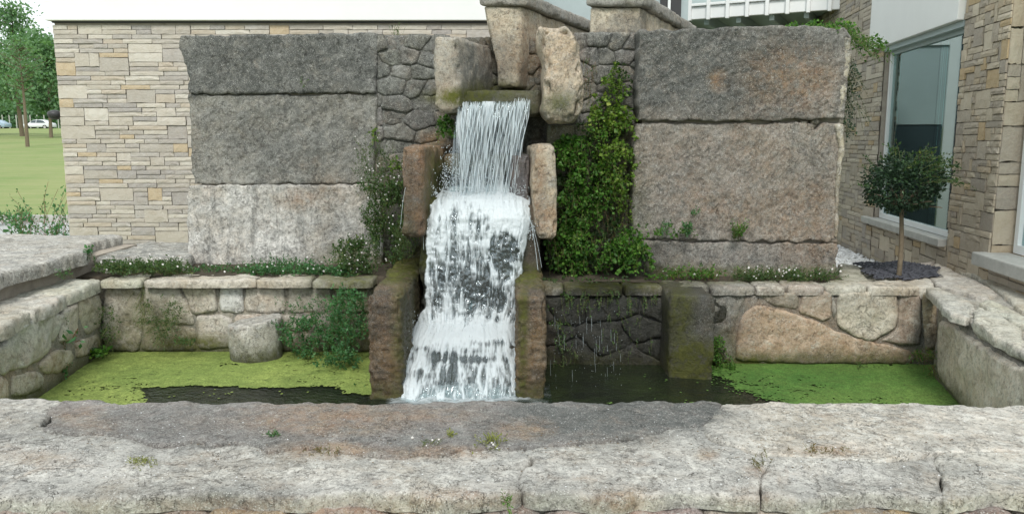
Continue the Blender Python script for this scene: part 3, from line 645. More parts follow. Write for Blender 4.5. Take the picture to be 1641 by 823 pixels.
# back wall, left and right of the cascade
bw = thing('back_wall', (-1.9, 5.6, 0), 'low back wall of the pool left of the cascade, pale stones with weeds', 'wall')
E1 = PZ(590, 446, CZ); dB = np.array([E1[0] - BLc[0], E1[1] - BLc[1], 0]); LB = np.linalg.norm(dB); dB /= LB
frB = Fr((BLc[0], BLc[1], 0), dB, (0, 0, 1))
plate(frB, -.1, -.1, LB + .3, .53, -.010, bw, MT['mortar'], (.34, .31, .25))
rows = [ [(165,480),(225,478),(228,515),(222,562),(166,562)], [(290,470),(345,466),(348,498),(310,503)], [(352,470),(388,472),(390,500),(353,500)], [(394,470),(455,472),(458,500),(420,502),(392,498)], [(462,474),(530,470),(534,500),(462,502)],
 [(314,506),(352,503),(372,512),(370,558),(318,558)], [(376,505),(420,504),(424,558),(374,558)], [(428,505),(500,505),(498,530),(430,530)], [(504,504),(560,504),(562,560),(505,560)], [(430,534),(498,534),(498,560),(428,562)], [(538,470),(598,470),(598,500),(538,500)], [(566,504),(600,504),(600,562),(566,562)], [(168,462),(200,464),(230,476),(168,478)] ]
rows += [[(229,478),(262,476),(286,480),(308,505),(310,520),(232,516)], [(230,520),(312,524),(314,562),(226,562)]]
for i, p in enumerate(rows): stone(pxpoly(frB, upto(p, 483, 459)), frB, bw, MT['rubble'] if i in (0, 2, 5, 6) else MT['rubble'], [(.60,.55,.46), (.66,.61,.53), (.72,.72,.69), (.62,.58,.50), (.54,.50,.43), (.60,.56,.50), (.58,.50,.42), (.50,.46,.40), (.44,.41,.35), (.50,.45,.38), (.36,.34,.31), (.3,.3,.28), (.4,.38,.33), (.60,.56,.48), (.52,.47,.38)][i], sp=.017, rnd=.008, amp=.016, oc=5, h0=random.uniform(0, .010), dome=.002, jag=.009)
wallstones(frB, 0, LB, -.12, .015, .3, .12, GY, bw, 14)
xs = [158, 226, 408, 498, 600]
for a, b_ in zip(xs[:-1], xs[1:]):
    p0 = PZ(a + 1, 449, CZ)[:2]; p1 = PZ(b_ - 2, 449, CZ)[:2]; j = random.uniform(-.015, .02)
    stone([p0 + (0, j), (p0 + p1) / 2 + (0, j - .02), p1 + (0, j), p1 + (0, .26), p0 + (0, .26)], frTop, bw, MT['rubble'] if a < 300 else MT['rubble'], pick([(.66,.62,.54), (.60,.56,.48)] if a < 400 else [(.50,.46,.38)]), sp=.015, depth=.055, rnd=.011, amp=.014, oc=5, jag=.016, name='coping_slab')
# right part
bwr = thing('back_wall', (1.9, 5.4, 0), 'low back wall of the pool right of the cascade with a big peach wedge stone', 'wall')
s1 = PZ(866, 458, CZ); s2 = PZ(1502, 459, CZ); dR = np.array([s2[0] - s1[0], s2[1] - s1[1], 0]); LR = np.linalg.norm(dR); dR /= LR
frR = Fr((s1[0], s1[1], 0), dR, (0, 0, 1))
plate(frR, -.05, -.1, LR + .1, .53, -.010, bwr, MT['mortar'], (.20, .185, .155))
wedge = [(1180,578),(1182,530),(1192,500),(1215,488),(1250,496),(1310,515),(1345,532),(1400,548),(1458,560),(1470,574),(1455,584),(1300,582)]
rs = [(wedge, (.64,.49,.36), .014), ([(1345,482),(1436,480),(1440,500),(1434,525),(1400,546),(1372,540),(1342,520),(1340,495)], (.70,.64,.52), .02), ([(1286,478),(1330,476),(1333,508),(1318,514),(1282,500)], (.60,.48,.37), .012), ([(1204,478),(1280,474),(1278,494),(1240,490)], (.42,.38,.31), .0),
 ([(1443,480),(1474,478),(1476,520),(1474,552),(1442,552),(1412,546),(1440,528)], (.48,.41,.35), .012), ([(1478,478),(1500,482),(1502,520),(1500,556),(1484,560),(1480,520)], (.52,.42,.28), .02), ([(1334,480),(1342,490),(1338,512),(1333,500)], (.34,.33,.3), 0), ([(1138,476),(1198,478),(1184,500),(1176,530),(1176,580),(1138,580)], (.33,.32,.29), 0),
 ([(1400,550),(1440,556),(1438,558),(1400,553)], (.4,.35,.28), 0), ([(1472,562),(1502,560),(1504,610),(1490,600),(1474,586)], (.33,.30,.25), .0)]
for p, c_, h0 in rs: stone(pxpoly(frR, upto(p, 485, 468) if p is not wedge else p), frR, bwr, MT['rubble'], c_, sp=.015, rnd=.007, amp=.014, oc=5, h0=h0 * .6, jag=.010, dome=.002)
frR2 = frR; wallstones(frR, 0, 1.3, .0, .52, .3, .17, [(.075,.07,.055), (.06,.055,.045), (.09,.075,.055)], bwr, 21, mkadd=(.15,.8,0,.95))  # near-black wet stones, with the deep recess's shade put into their colour
wallstones(frR, 1.3, LR, -.12, .01, .3, .12, GY, bwr, 22)
xs = [868, 905, 1000, 1066, 1140, 1212, 1262, 1325, 1392, 1478]
for i, (a, b_) in enumerate(zip(xs[:-1], xs[1:])):
    p0 = PZ(a + 1, 459, CZ)[:2]; p1 = PZ(b_ - 2, 459, CZ)[:2]; j = random.uniform(-.01, .012)
    stone([p0 + (0, j), (p0 + p1) / 2 + (0, j - .012), p1 + (0, j), p1 + (0, .24), p0 + (0, .24)], frTop, bwr, MT['rubble'] if i < 6 else MT['rubble'], [(.26,.23,.15), (.30,.26,.16), (.27,.24,.17), (.35,.32,.27), (.42,.40,.36), (.46,.43,.39), (.50,.44,.39), (.60,.57,.48), (.64,.59,.50)][i], sp=.015, depth=.06, rnd=.010, amp=.014, oc=5, jag=.014, name='coping_slab')
# right side wall and its wide paved top
rw = thing('side_wall', (3.2, 4.4, 0), 'side wall at the right end of the pool faced with one huge cream stone', 'wall')
a0 = PZ(1502, 470, CZ); a1 = PZ(1641, 564, CZ); dS = np.array([a1[0] - a0[0], a1[1] - a0[1], 0]); LS = np.linalg.norm(dS); dS /= LS
frS = Fr((a0[0], a0[1], 0), dS, (0, 0, 1)); ext = LS + 1.3
plate(frS, 0, -.1, ext, .52, -.010, rw, MT['mortar'], (.28, .26, .22))
stone(pxpoly(frS, [(1507,512),(1530,520),(1560,545),(1600,568),(1660,600),(1720,650),(1700,760),(1560,670),(1535,640),(1508,606)]), frS, rw, MT['rubble'], (.76,.68,.57), sp=.016, rnd=.02, amp=.018, fq=6, oc=6, h0=.02, jag=.012)
stone(pxpoly(frS, [(1505,478),(1530,490),(1545,508),(1526,514),(1507,508)]), frS, rw, MT['rubble'], (.58,.55,.49), sp=.014, rnd=.015, amp=.012, h0=.0)
stone(pxpoly(frS, [(1548,508),(1600,540),(1700,600),(1690,608),(1610,566),(1560,538)]), frS, rw, MT['rubble'], (.58,.55,.49), sp=.014, rnd=.015, amp=.012, h0=.0)
wallstones(frS, LS + .35, ext, -.05, .52, .3, .2, CR, rw, 24)
cop = [[(1484,462),(1500,458),(1560,486),(1552,508),(1522,500),(1502,478)], [(1556,508),(1566,488),(1600,500),(1641,528),(1641,560),(1600,540)], [(1645,530),(1760,600),(1760,660),(1645,562)]]
for p in cop: stone([PZ(*q, CZ)[:2] for q in p], frTop, rw, MT['rubble'], pick([(.70,.67,.59), (.66,.62,.54)]), sp=.016, depth=.055, rnd=.008, amp=.014, oc=5, jag=.016, name='coping_slab')
pav = [[(1400,448),(1488,444),(1498,458),(1484,461),(1396,454)], [(1490,428),(1500,421),(1560,446),(1600,468),(1580,478),(1502,456),(1488,442)], [(1505,418),(1530,416),(1641,462),(1720,500),(1641,500),(1604,466),(1562,442)], [(1570,486),(1584,479),(1640,502),(1700,535),(1641,524)], [(1380,424),(1500,418),(1488,430),(1420,426)], [(1345,420),(1376,424),(1392,452),(1345,452)], [(1645,502),(1760,500),(1820,560),(1760,595),(1704,536)]]
for p in pav: stone([PZ(*q, CZ - .006)[:2] for q in p], Fr((0, 0, CZ - .006), (1,0,0), (0,1,0)), rw, MT['rubble'], pick([(.70,.66,.57), (.64,.60,.53), (.60,.58,.52)]), sp=.02, depth=.08, rnd=.006, amp=.013, fq=9, oc=5, jag=.014, name='paving_slab')
cb = np.array([PZ(1340,446,CZ)[:2], PZ(1505,452,CZ)[:2], PZ(1790,640,CZ)[:2], (3.5, 2.4), (3.5, 5.3), (3.6, 6.42), (2.4, 6.42)])
stone(cb, Fr((0,0,CZ-.035), (1,0,0), (0,1,0)), rw, MT['mortar'], (.48,.46,.41), sp=.06, depth=.05, rnd=.01, amp=.006, jag=0, smooth=0, name='mortar_bed')

# front wall: the broad coping in the foreground
random.seed(5)
fw = thing('front_wall', (0, 2.5, 0), 'broad lichen-covered stone wall top in the foreground with a dark slab along its back edge', 'wall')
fA = [(-260,638),(40,640),(98,640),(80,664),(48,688),(-20,700),(-270,704)]
fB = [(99,640),(250,642),(420,646),(600,644),(830,642),(1000,644),(1146,645),(1136,662),(1122,680),(1040,694),(960,706),(880,710),(800,716),(730,722),(640,730),(520,716),(420,716),(330,708),(240,706),(160,696),(60,688),(82,664)]
fC = [(1149,645),(1300,644),(1500,646),(1700,648),(1930,650),(1960,724),(1700,718),(1520,724),(1400,736),(1290,731),(1222,727),(1142,704),(1124,683),(1137,662)]
fD = [(-275,690),(-18,690),(46,684),(158,686),(240,692),(328,696),(418,700),(470,704),(640,712),(730,708),(800,704),(836,702),(850,740),(828,765),(838,788),(700,800),(560,786),(468,797),(300,788),(180,800),(0,794),(-350,800)]
fG = [(834,702),(880,700),(962,694),(1042,684),(1122,676),(1140,704),(1219,728),(1224,745),(1216,768),(1220,796),(1100,786),(1000,797),(841,788),(831,766),(853,740)]
fH = [(1221,727),(1290,733),(1400,737),(1500,726),(1507,760),(1510,796),(1400,786),(1300,797),(1223,792),(1219,768),(1227,745)]
fI = [(1502,724),(1700,719),(1965,726),(2050,800),(1700,800),(1600,788),(1512,797),(1509,760)]
def topstone(p, c_, z, mat='pale', **k):
    f = Fr((0, 0, z), (1, 0, 0), (0, 1, 0))
    stone([PZ(*q, z)[:2] for q in p], f, fw, MT[mat], c_, sp=k.get('sp', .0105), depth=k.get('depth', .05), rnd=k.get('rnd', .008), amp=k.get('amp', .011), fq=6, oc=6, jag=k.get('jag', .015), name='coping_slab')
topstone(fA, (.52,.50,.46), CZ + .003, rnd=.004, jag=.02); topstone(fB, (.27,.245,.23), CZ + .007, 'stone', rnd=.004, amp=.008, jag=.035); topstone(fC, (.68,.64,.57), CZ + .004, rnd=.006)
topstone(fD, (.55,.53,.49), CZ - .004); topstone(fG, (.53,.51,.47), CZ - .001); topstone(fH, (.57,.55,.51), CZ - .003); topstone(fI, (.68,.65,.58), CZ)
frF = Fr((-2.4, PZ(800, 793, .6)[1], 0), (1, 0, 0), (0, 0, 1)); 
for P in cells((0, .02, 4.8, .548), .24, .13, .012, 31):
    stone(P, frF, fw, MT['stone'], pick([(.42,.30,.17), (.40,.30,.22), (.34,.26,.23), (.30,.22,.19), (.42,.36,.30)]), sp=.014, depth=.12, rnd=.014, amp=.018, oc=5, jag=.010, h0=random.uniform(-.01, .02), dome=.002)
plate(Fr((-2.6, PZ(800, 793, .6)[1] + .03, 0), (1,0,0), (0,0,1)), 0, -.1, 5.2, .545, 0, fw, MT['mortar'], (.24,.20,.17))
V0 = PZ(800, 793, .6)[1] + .04
box('wall_core', -3.4, V0, -.3, 3.4, 2.93, .45, MT['joint'], fw)
frI = Fr((3.3, 2.96, 0), (-1, 0, 0), (0, 0, 1))
for P in cells((0, -.05, 6.6, .46), .4, .2, .016, 33): stone(P, frI, fw, MT['stone'], pick(GY), sp=.05, depth=.1, rnd=.02, amp=.01, name='stone')

# ---- raised slabs on the left and the planted ledge
random.seed(8)
zS = .79
r1 = thing('stone_slab', (-3.8, 5.2, .6), 'long thick grey slab lying on the left side wall beside the lawn', 'stone slab', 'raised grey slabs')
frz = Fr((0, 0, zS), (1, 0, 0), (0, 1, 0))
stone([PZ(-170, 500, zS)[:2], PZ(0, 438, zS)[:2], PZ(60, 422, zS)[:2], PZ(138, 403, zS)[:2], PZ(146, 388, zS)[:2], (-3.35, 6.75), (-4.9, 6.75), (-4.7, 3.6)], frz, r1, MT['pale'], (.48,.47,.44), sp=.02, depth=.095, rnd=.012, amp=.016, oc=5, fq=4, jag=.02, name='slab')
r2 = thing('stone_slab', (-2.9, 6.3, .6), 'grey slab between the left lawn slab and the big block wall', 'stone slab', 'raised grey slabs')
stone([PZ(150, 396, zS)[:2], PZ(190, 399, zS)[:2], PZ(250, 395, zS)[:2], PZ(300, 397, zS)[:2], (-2.75, 6.95), (-3.34, 6.95), PZ(152, 386, zS)[:2]], Fr((0, 0, .70), (1, 0, 0), (0, 1, 0)), r2, MT['pale'], (.32,.32,.30), sp=.02, depth=.11, rnd=.025, amp=.018, fq=4, jag=.02, name='slab')
box('bedding', -4.9, 3.6, .3, -3.25, 6.7, .71, MT['joint'], r1); box('bedding', -3.3, 5.95, .3, -2.78, 6.9, .63, MT['joint'], r2)
led = sheet('planting_ledge', np.linspace(-3.3, 2.42, 260), np.linspace(5.5, 6.5, 50), lambda x, y: .595 + .012 * fbm(np.c_[x * 7, y * 7, 0 * x], 4, 12) + .02 * sst(5.6, 6.3, y) - .75 * ((y < 5.71) & (x < .1)), MT['soil'])

# ================================================================== THE BIG BLOCK WALL
random.seed(9)
mw = thing('block_wall', (-.5, 6.2, .6), 'tall weathered wall of huge tooled stone blocks and rubble behind the cascade', 'wall')
frW = Fr((0, 6.25, 0), (1, 0, 0), (0, 0, 1)); frX = Fr((0, 5.76, 0), (1, 0, 0), (0, 0, 1)); frM = Fr((0, 5.95, 0), (1, 0, 0), (0, 0, 1))
def blockst(fr, p, c_, **k): stone(pxpoly(fr, p), fr, mw, MT['block'], c_, sp=.0125, depth=k.get('depth', .4), rnd=k.get('rnd', .010), amp=k.get('amp', .012), fq=7, chisel=k.get('chisel', .006) * .75, jag=.016, oc=6, smooth=k.get('smooth', 0), name='block', h0=k.get('h0', 0))
blockst(frW, [(290,58),(400,56),(520,54),(606,54),(603,149.4),(450,150),(330,151),(306,151),(300,110),(288,80)], (.34,.34,.32), h0=.02)
blockst(frW, [(302,152.2),(450,151.5),(604,151),(600,220),(602,293.6),(450,294),(310,295.5),(306,220)], (.44,.43,.39), h0=.0)
blockst(frW, [(303,297),(450,295.6),(608,295),(612,360),(614,425),(460,432),(306,422),(302,360)], (.80,.785,.74), h0=.03, chisel=.004)
blockst(frX, [(1024,50),(1110,47),(1200,43),(1300,42),(1350,48),(1362,60),(1358,120),(1352,190),(1240,193.5),(1120,194.5),(1022,193.5),(1022,120)], (.37,.34,.305), h0=.02, chisel=.008)
blockst(frX, [(1020,197),(1080,197),(1120,198),(1300,197),(1308,208),(1318,198),(1347,196),(1349,240),(1340,320),(1342,387.5),(1200,387),(1040,383),(1012,381),(1014,280)], (.43,.39,.345), h0=.0, chisel=.008)
blockst(frX, [(1008,384),(1100,387),(1200,390),(1342,390),(1342,420),(1340,446),(1180,450),(1008,446)], (.42,.38,.34), h0=-.012, chisel=.004)
for p in ([(1352,58),(1364,62),(1361,110),(1354,150),(1346,188),(1342,150),(1349,110)], [(1338,200),(1350,200),(1352,240),(1344,300),(1342,380),(1337,380),(1338,300),(1344,240)]):
    stone(pxpoly(frX, p), frX, mw, MT['pale'], (.60,.55,.42), sp=.012, depth=.2, rnd=.014, amp=.01, h0=.027, jag=.008, name='lit_broken_edge')  # slivers of broken edge, their lit look put into the pale colour
# rubble panels
def rub(fr, x0, y0, x1, y1, cw, ch, seed, cols, add=None, h=0):
    a = fr.pt(x0, y1); c = fr.pt(x1, y0)
    plate(fr, a[0] - .02, a[1], c[0] + .02, c[1], -.014 + h, mw, MT['mortar'], (.20, .195, .18), mkadd=add)
    for P in cells((a[0], a[1], c[0], c[1]), cw, ch, .005, seed):
        stone(P, fr, mw, MT['block'], pick(cols), sp=.017, depth=.09, rnd=.007, amp=.012, oc=5, jag=.010, h0=h + random.uniform(-.01, .01), dome=.001, mkadd=add)
rub(frW, 608, 56, 716, 300, .19, .115, 41, [(.30,.30,.275), (.36,.35,.325), (.27,.265,.245), (.35,.31,.26)])
rub(frW, 616, 300, 900, 440, .2, .14, 42, [(.16,.16,.14), (.2,.19,.16)], (0.2, .5, 0, .3))
rub(frM, 924, 52, 1022, 200, .16, .12, 43, [(.38,.36,.32), (.44,.38,.31), (.32,.31,.28)])
rub(frM, 880, 200, 1012, 440, .18, .13, 44, [(.2,.18,.14), (.24,.2,.15)], (.35, .35, 0, .2))
rub(frW, 716, 60, 930, 300, .2, .13, 45, [(.2,.19,.17), (.25,.22,.18)], (.1, .5, 0, .3))
box('wall_core', -2.5, 6.3, .3, 2.4, 6.62, 2.33, MT['joint'], mw); box('wall_core', .55, 5.99, .3, 2.4, 6.297, 2.33, MT['joint'], mw); box('wall_core', .96, 5.83, .3, 2.42, 5.987, 2.33, MT['joint'], mw)
for (x, y) in [(1060,204),(1290,196),(1300,203),(1308,194)]:
    q = frX.pt(x, y); stone([q + np.array(d_) * .024 for d_ in ((-1.3,-.6),(.8,-.9),(1.4,.2),(.3,.9),(-1,.7))], frX, mw, MT['stone'], (.32,.30,.26), sp=.01, rnd=.012, amp=.004, h0=-.004, depth=.05)
# top coping of wall
for fr, y0, xa, xb, n in ((frW, 6.25, -2.6, -.75, 5),):
    pass

# ================================================================== WATER CHUTE
random.seed(10)
def slabthing(label, group, name='upright_slab'):
    return lambda loc: thing(name, loc, label, 'stone slab', group)
def rb(label, quad, z0, z1, c_, mat='stone', group='upright stones of the water chute', part='upright_slab', **k):
    q = np.array(quad); c = q.mean(0)
    o = rough_block(part, quad, z0, z1, None, MT[mat], c_, **k); tag(o, label, 'stone slab', group); return o
rb('tall lower left chute slab with rusty brown wet front face and mossy top', [(-.864,4.57),(-.668,4.57),(-.665,6.12),(-.90,6.12)], -.3, .68, (.20,.135,.055), 'wet', sp=.012, rnd=.024, amp=.016, chisel=.010, mkadd=(0,.25,.3,.35))
rb('tall lower right chute slab with brown pitted front face', [(.028,4.57),(.202,4.57),(.215,6.0),(.03,6.0)], -.3, .68, (.23,.155,.06), 'wet', sp=.012, rnd=.022, amp=.015, chisel=.010, mkadd=(0,.25,.3,.35))
rb('middle left chute slab with orange rust on its top inner corner', [(-.755,5.33),(-.615,5.33),(-.47,6.15),(-.74,6.15)], .95, 1.565, (.27,.165,.09), 'stone', sp=.016, rnd=.022, amp=.014, lean=(.01, 0), mkadd=(0,.1,.55,.15))
rb('middle right narrow chute slab with pale tan rounded face', [(.14,5.33),(.308,5.33),(.30,6.0),(.09,6.0)], .93, 1.57, (.62,.53,.40), 'stone', sp=.015, rnd=.03, amp=.014, prof=[(0,.28,.95),(.15,.12,1),(.6,0,1),(1,.12,.92)])
rb('upper left block of the spout with pale front and dark inner side', [(-.560,5.68),(-.375,5.68),(-.125,6.30),(-.40,6.32)], 1.80, 2.33, (.56,.51,.43), 'stone', sp=.016, rnd=.03, amp=.014, prof=[(0,.06,1),(.5,0,1),(1,.03,.93)])
rb('upper right tall rounded boulder slab of the spout, tan and pink', [(.175,5.55),(.49,5.55),(.49,5.95),(.17,5.95)], 1.73, 2.385, (.68,.57,.43), 'stone', sp=.015, rnd=.05, amp=.018, prof=[(0,.25,.9),(.12,.1,1),(.35,.16,1.03),(.62,.16,.98),(.8,.02,.95),(1,0,.72)], lean=(0, .05))
# spout bed and wet rock steps behind the water
rb('mossy wet lip stone under the falling water at the spout', [(-.50,5.80),(.20,5.80),(.3,6.6),(-.35,6.6)], 1.78, 1.965, (.22,.21,.16), 'wet', 'wet rocks of the cascade', 'lip_stone', sp=.018, rnd=.03, amp=.014, mkadd=(.35,.2,0,.5))
rb('broad wet rock step carrying the middle of the cascade', [(-.66,5.50),(.07,5.50),(.12,6.2),(-.66,6.2)], .3, 1.19, (.07,.075,.07), 'wet', 'wet rocks of the cascade', 'rock_step', sp=.022, rnd=.05, amp=.03, mkadd=(.1,.5,0,.8))
rb('lowest wet rock step where the foam spreads', [(-.65,4.95),(.02,4.95),(.02,5.7),(-.66,5.7)], -.25, .26, (.07,.075,.07), 'wet', 'wet rocks of the cascade', 'rock_step', sp=.022, rnd=.05, amp=.03, mkadd=(.1,.5,0,.8))
rb('dark angular rock at the right foot of the upper fall', [(-.02,5.62),(.12,5.50),(.16,6.1),(-.04,6.1)], 1.12, 1.50, (.20,.18,.19), 'wet', 'wet rocks of the cascade', 'rock', sp=.02, rnd=.03, amp=.014, mkadd=(0,.2,0,.4))
rb('dark ledge stone crossing behind the upper fall', [(-.50,5.84),(.12,5.82),(.14,6.2),(-.5,6.2)], 1.34, 1.50, (.36,.31,.24), 'wet', 'wet rocks of the cascade', 'ledge_stone', sp=.02, rnd=.03, amp=.02, mkadd=(.2,.3,.3,.5))
rb('black wet rock behind the right lower slab', [(.05,5.45),(.20,5.45),(.20,6.0),(.05,6.0)], .5, 1.15, (.16,.13,.11), 'wet', 'wet rocks of the cascade', 'rock', sp=.022, rnd=.03, amp=.02, mkadd=(.1,.4,.2,.6))
# standing block right of the cascade and the round drum stone
pl, pr_ = PZ(1068, 600, WZ), PZ(1137, 604, WZ)
rb('dark mossy square pillar block standing in the pool against the back wall', [(pl[0],pl[1]-.06),(pr_[0]+.01,pr_[1]-.06),(pr_[0]+.01,pr_[1]+.45),(pl[0],pl[1]+.45)], -.25, .60, (.095,.08,.055), 'stone', 'stones standing in the pool', 'pillar_block', sp=.017, rnd=.018, amp=.011, mkadd=(.1,.6,.1,.6))
def drum(label, c, r, z0, z1, color):
    n, m = 64, 16; SEED[0] += 1; V = []
    prof = [(0, z1 - .0)] + [(f, z1) for f in (.25, .5, .75, .9, .97)] + [(1.0, z1 - .015 - i * (z1 - z0 - .015) / m) for i in range(m + 1)]
    for (f, z) in prof:
        for i in range(n):
            a = 2 * math.pi * i / n; V.append((c[0] + r * f * math.cos(a), c[1] + r * f * math.sin(a), z))
    V = np.array(V); q = V - np.array([c[0], c[1], 0]); d = np.hypot(q[:, 0], q[:, 1])[:, None] + 1e-6
    nz = fbm(V * 9, 4, SEED[0])[:, None]; V[:, :2] += q[:, :2] / d * nz * .016 * (d / r); V[:, 2] += .012 * fbm(V * 7, 4, 77) * (V[:, 2] > z1 - .03); V[:, 2] += .03 * q[:, 0] / r * (V[:, 2] > z1 - .05)
    Fc = [(j*n+i, (j+1)*n+i, (j+1)*n+(i+1) % n, j*n+(i+1) % n) for j in range(len(prof)-1) for i in range(n)]
    o = mesh('drum_stone', V, Fc, MT['pale'], mk=masks(V), color=color)
    return tag(o, label, 'stone', 'stones standing in the pool')
dc = PZ(400, 581, WZ); drum('grey round column drum stone sitting in the duckweed at left', (dc[0], dc[1] + .16), .185, -.2, .315, (.54,.54,.51))

# parapets of the aqueduct above the spout
def parapet(label, A0, wdt, dvec, z0, z1, front_prof, lenp, cap_over=.035):
    t = thing('aqueduct_parapet', (A0[0], A0[1], z0), label, 'parapet', 'aqueduct parapets')
    d = np.array(dvec) / np.linalg.norm(dvec); A_ = np.array(A0); Bq = A_ + np.array([wdt, 0])
    seg = [0, .42, .95, lenp]; cs = [(.66,.59,.46), (.62,.55,.42), (.60,.54,.42)]
    for i in range(3):
        q = [A_ + d * (seg[i] + .004), Bq + d * (seg[i] + .004), Bq + d * seg[i + 1], A_ + d * seg[i + 1]]
        rough_block('stone', q, z0 if i == 0 else z0 + .25, z1, t, MT['stone'], cs[i], sp=.018, rnd=.015, amp=.009, prof=front_prof if i == 0 else None, mkadd=(0, .05, .15, 0))
        q2 = [q[0] + (-cap_over, -cap_over * (i == 0)), q[1] + (cap_over, -cap_over * (i == 0)), q[2] + (cap_over, 0), q[3] + (-cap_over, 0)]
        rough_block('cap_slab', q2, z1 + .002, z1 + .10, t, MT['stone'], (.48,.46,.42), sp=.018, rnd=.015, amp=.008, mkadd=(0, .3, 0, 0))
    return t
parapet('left aqueduct parapet of tan stone with a grey cap, narrowing at its foot', (-.215, 6.1), .285, (.46, 1), 2.0, 2.60, [(0,.36,.92),(.35,.3,.97),(.7,.1,1),(1,0,1)], 1.9)
parapet('right aqueduct parapet of pale stone with a grey cap above the fern wall', (.585, 6.12), .39, (.46, 1), 2.2, 2.60, None, 1.9)

# ================================================================== THE WATER
wf = thing('waterfall', (-.3, 5.3, .04), 'white foaming cascade tumbling down the stone chute in three steps', 'waterfall')
rowsW = np.array([ # py, D, left px, right px
 (296,5.86,712,846),(304,5.78,702,848),(312,5.66,694,849),(322,5.52,688,850),(336,5.42,686,850),(352,5.38,684,850),(372,5.36,683,849),(400,5.345,682,842),(440,5.33,682,836),(480,5.31,680,833),(505,5.29,672,832),(518,5.26,664,831),(528,5.19,656,830),(540,5.10,650,830),(556,5.0,644,830),(570,4.90,639,829),(590,4.78,634,828),(615,4.66,631,828),(640,4.58,635,828),(662,4.55,640,826)], float)
NT, NX = 460, 230
tt = np.linspace(0, 1, NT); s_ = np.interp(tt, np.linspace(0, 1, len(rowsW)), np.arange(len(rowsW)))
# re-space by picture height so the strands keep their length
cum = np.concatenate([[0], np.cumsum(np.hypot(np.diff(rowsW[:, 0]) / 240, np.diff(rowsW[:, 1])))]); u_ = tt * cum[-1]
rr = np.stack([np.interp(u_, cum, rowsW[:, k]) for k in range(4)], 1)
U, T = np.meshgrid(np.linspace(0, 1, NX), np.arange(NT)); U, T = U.ravel(), T.ravel()
PY, DD, XL, XR = rr[T, 0], rr[T, 1], rr[T, 2], rr[T, 3]
ed = fbm(np.c_[PY / 14, U * 0, U * 0 + (U > .5) * 9], 3, 60)
XLn = XL + 4 * ed; XRn = XR + 3 * ed
PX = XLn + (XRn - XLn) * U
fall = np.clip(1 - np.exp(-np.abs(np.gradient(rr[:, 0])) * 1.0), 0, 1)
r_ = np.stack([(PX - PW / 2) / F, cP + (PH / 2 - PY) / F * sP, -sP + (PH / 2 - PY) / F * cP], 1); W_ = np.array([0, 0, 1.6]) + r_ * (DD / r_[:, 1])[:, None]
# foam pattern: long strands on the falls, churn on the landings
q1 = np.c_[W_[:, 0] * 46 + 1.3 * vn(np.c_[PX / 30, PY / 40, PX * 0], 3), PY / 40, PX * 0]
strand = fbm(q1, 4, 61); q2 = np.c_[W_[:, 0] * 17, PY / 75, PX * 0 + 4]; broad = fbm(q2, 3, 62)
churn = fbm(np.c_[W_[:, 0] * 26, PY / 9, PX * 0], 4, 63); fine = fbm(np.c_[W_[:, 0] * 120, PY / 8, PX * 0], 3, 64)
PYn = PY + 13 * churn + 8 * strand
def band(a, b_, c, d): return sst(a, b_, PYn) * sst(d, c, PYn)
land = band(290, 300, 322, 352) + band(500, 518, 538, 566)
cell = 1 - np.abs(fbm(np.c_[W_[:, 0] * 17 + .8 * vn(np.c_[PX / 18, PY / 22, PX * 0], 8), PY / 34, PX * 0 + 2], 4, 66)) * 2.6       # bright ropes round dark holes
fm = .40 + .46 * strand + .40 * broad + .26 * cell + .34 * fine + .10 * churn
fm = fm * (1 - .0 * land) + .75 * land + .25 * churn * land
fm += .28 * band(330, 345, 380, 430) + .1 * band(560, 575, 600, 640) 
fm += .35 * sst(.09, 0, U) * (PY > 330) + .2 * sst(.93, 1, U)
hole = sst(1.1, .75, np.hypot((PX - 806) / 24, (PY - 402) / 34) + .25 * churn + .2 * strand); rim = np.exp(-((np.hypot((PX - 806) / 26, (PY - 398) / 36) - 1) / .14) ** 2) * (PY < 415)
fm = fm + .03 - .85 * hole + .5 * rim
for hx, hy, hw, hh, hs in [(762,452,34,30,.55),(700,450,14,60,.3),(770,470,30,35,.35),(832,340,10,40,-.2),(715,570,26,10,.5),(790,548,40,8,.55),(670,556,20,6,.5),(722,612,24,32,.5),(690,640,16,24,.4),(800,610,30,40,.35),(760,575,60,7,.5),(826,395,9,30,.6),(800,480,16,24,.4),(670,598,16,10,.35)]:
    fm -= hs * sst(1.2, .3, np.hypot((PX - hx) / hw, (PY - hy) / hh) + .3 * strand)
foam = sst(.02, .92, fm + .12 * sst(560, 600, PY) * sst(.7, .2, U))
foam = np.clip(.06 + .94 * foam, .05, 1) * sst(0, .02, U + .008 * strand) * sst(1, .985, U) 
foam *= sst(294, 303, PY + 4 * churn)
nrmv = np.stack([0 * PX, -np.ones_like(PX), .25 + 0 * PX], 1)
W_ = W_ + nrmv * (.016 * (foam - .5) + .008 * churn + .012 * strand + .045 * sst(0, .12, U) * sst(1, .9, U) - .02 + .03 * np.sin(U * 3.1))[:, None]
Fw = [(j*NX+i, j*NX+i+1, (j+1)*NX+i+1, (j+1)*NX+i) for j in range(NT-1) for i in range(NX-1)]
mesh('water_sheet', W_, Fw, MT['rush'], wf, rn=foam)
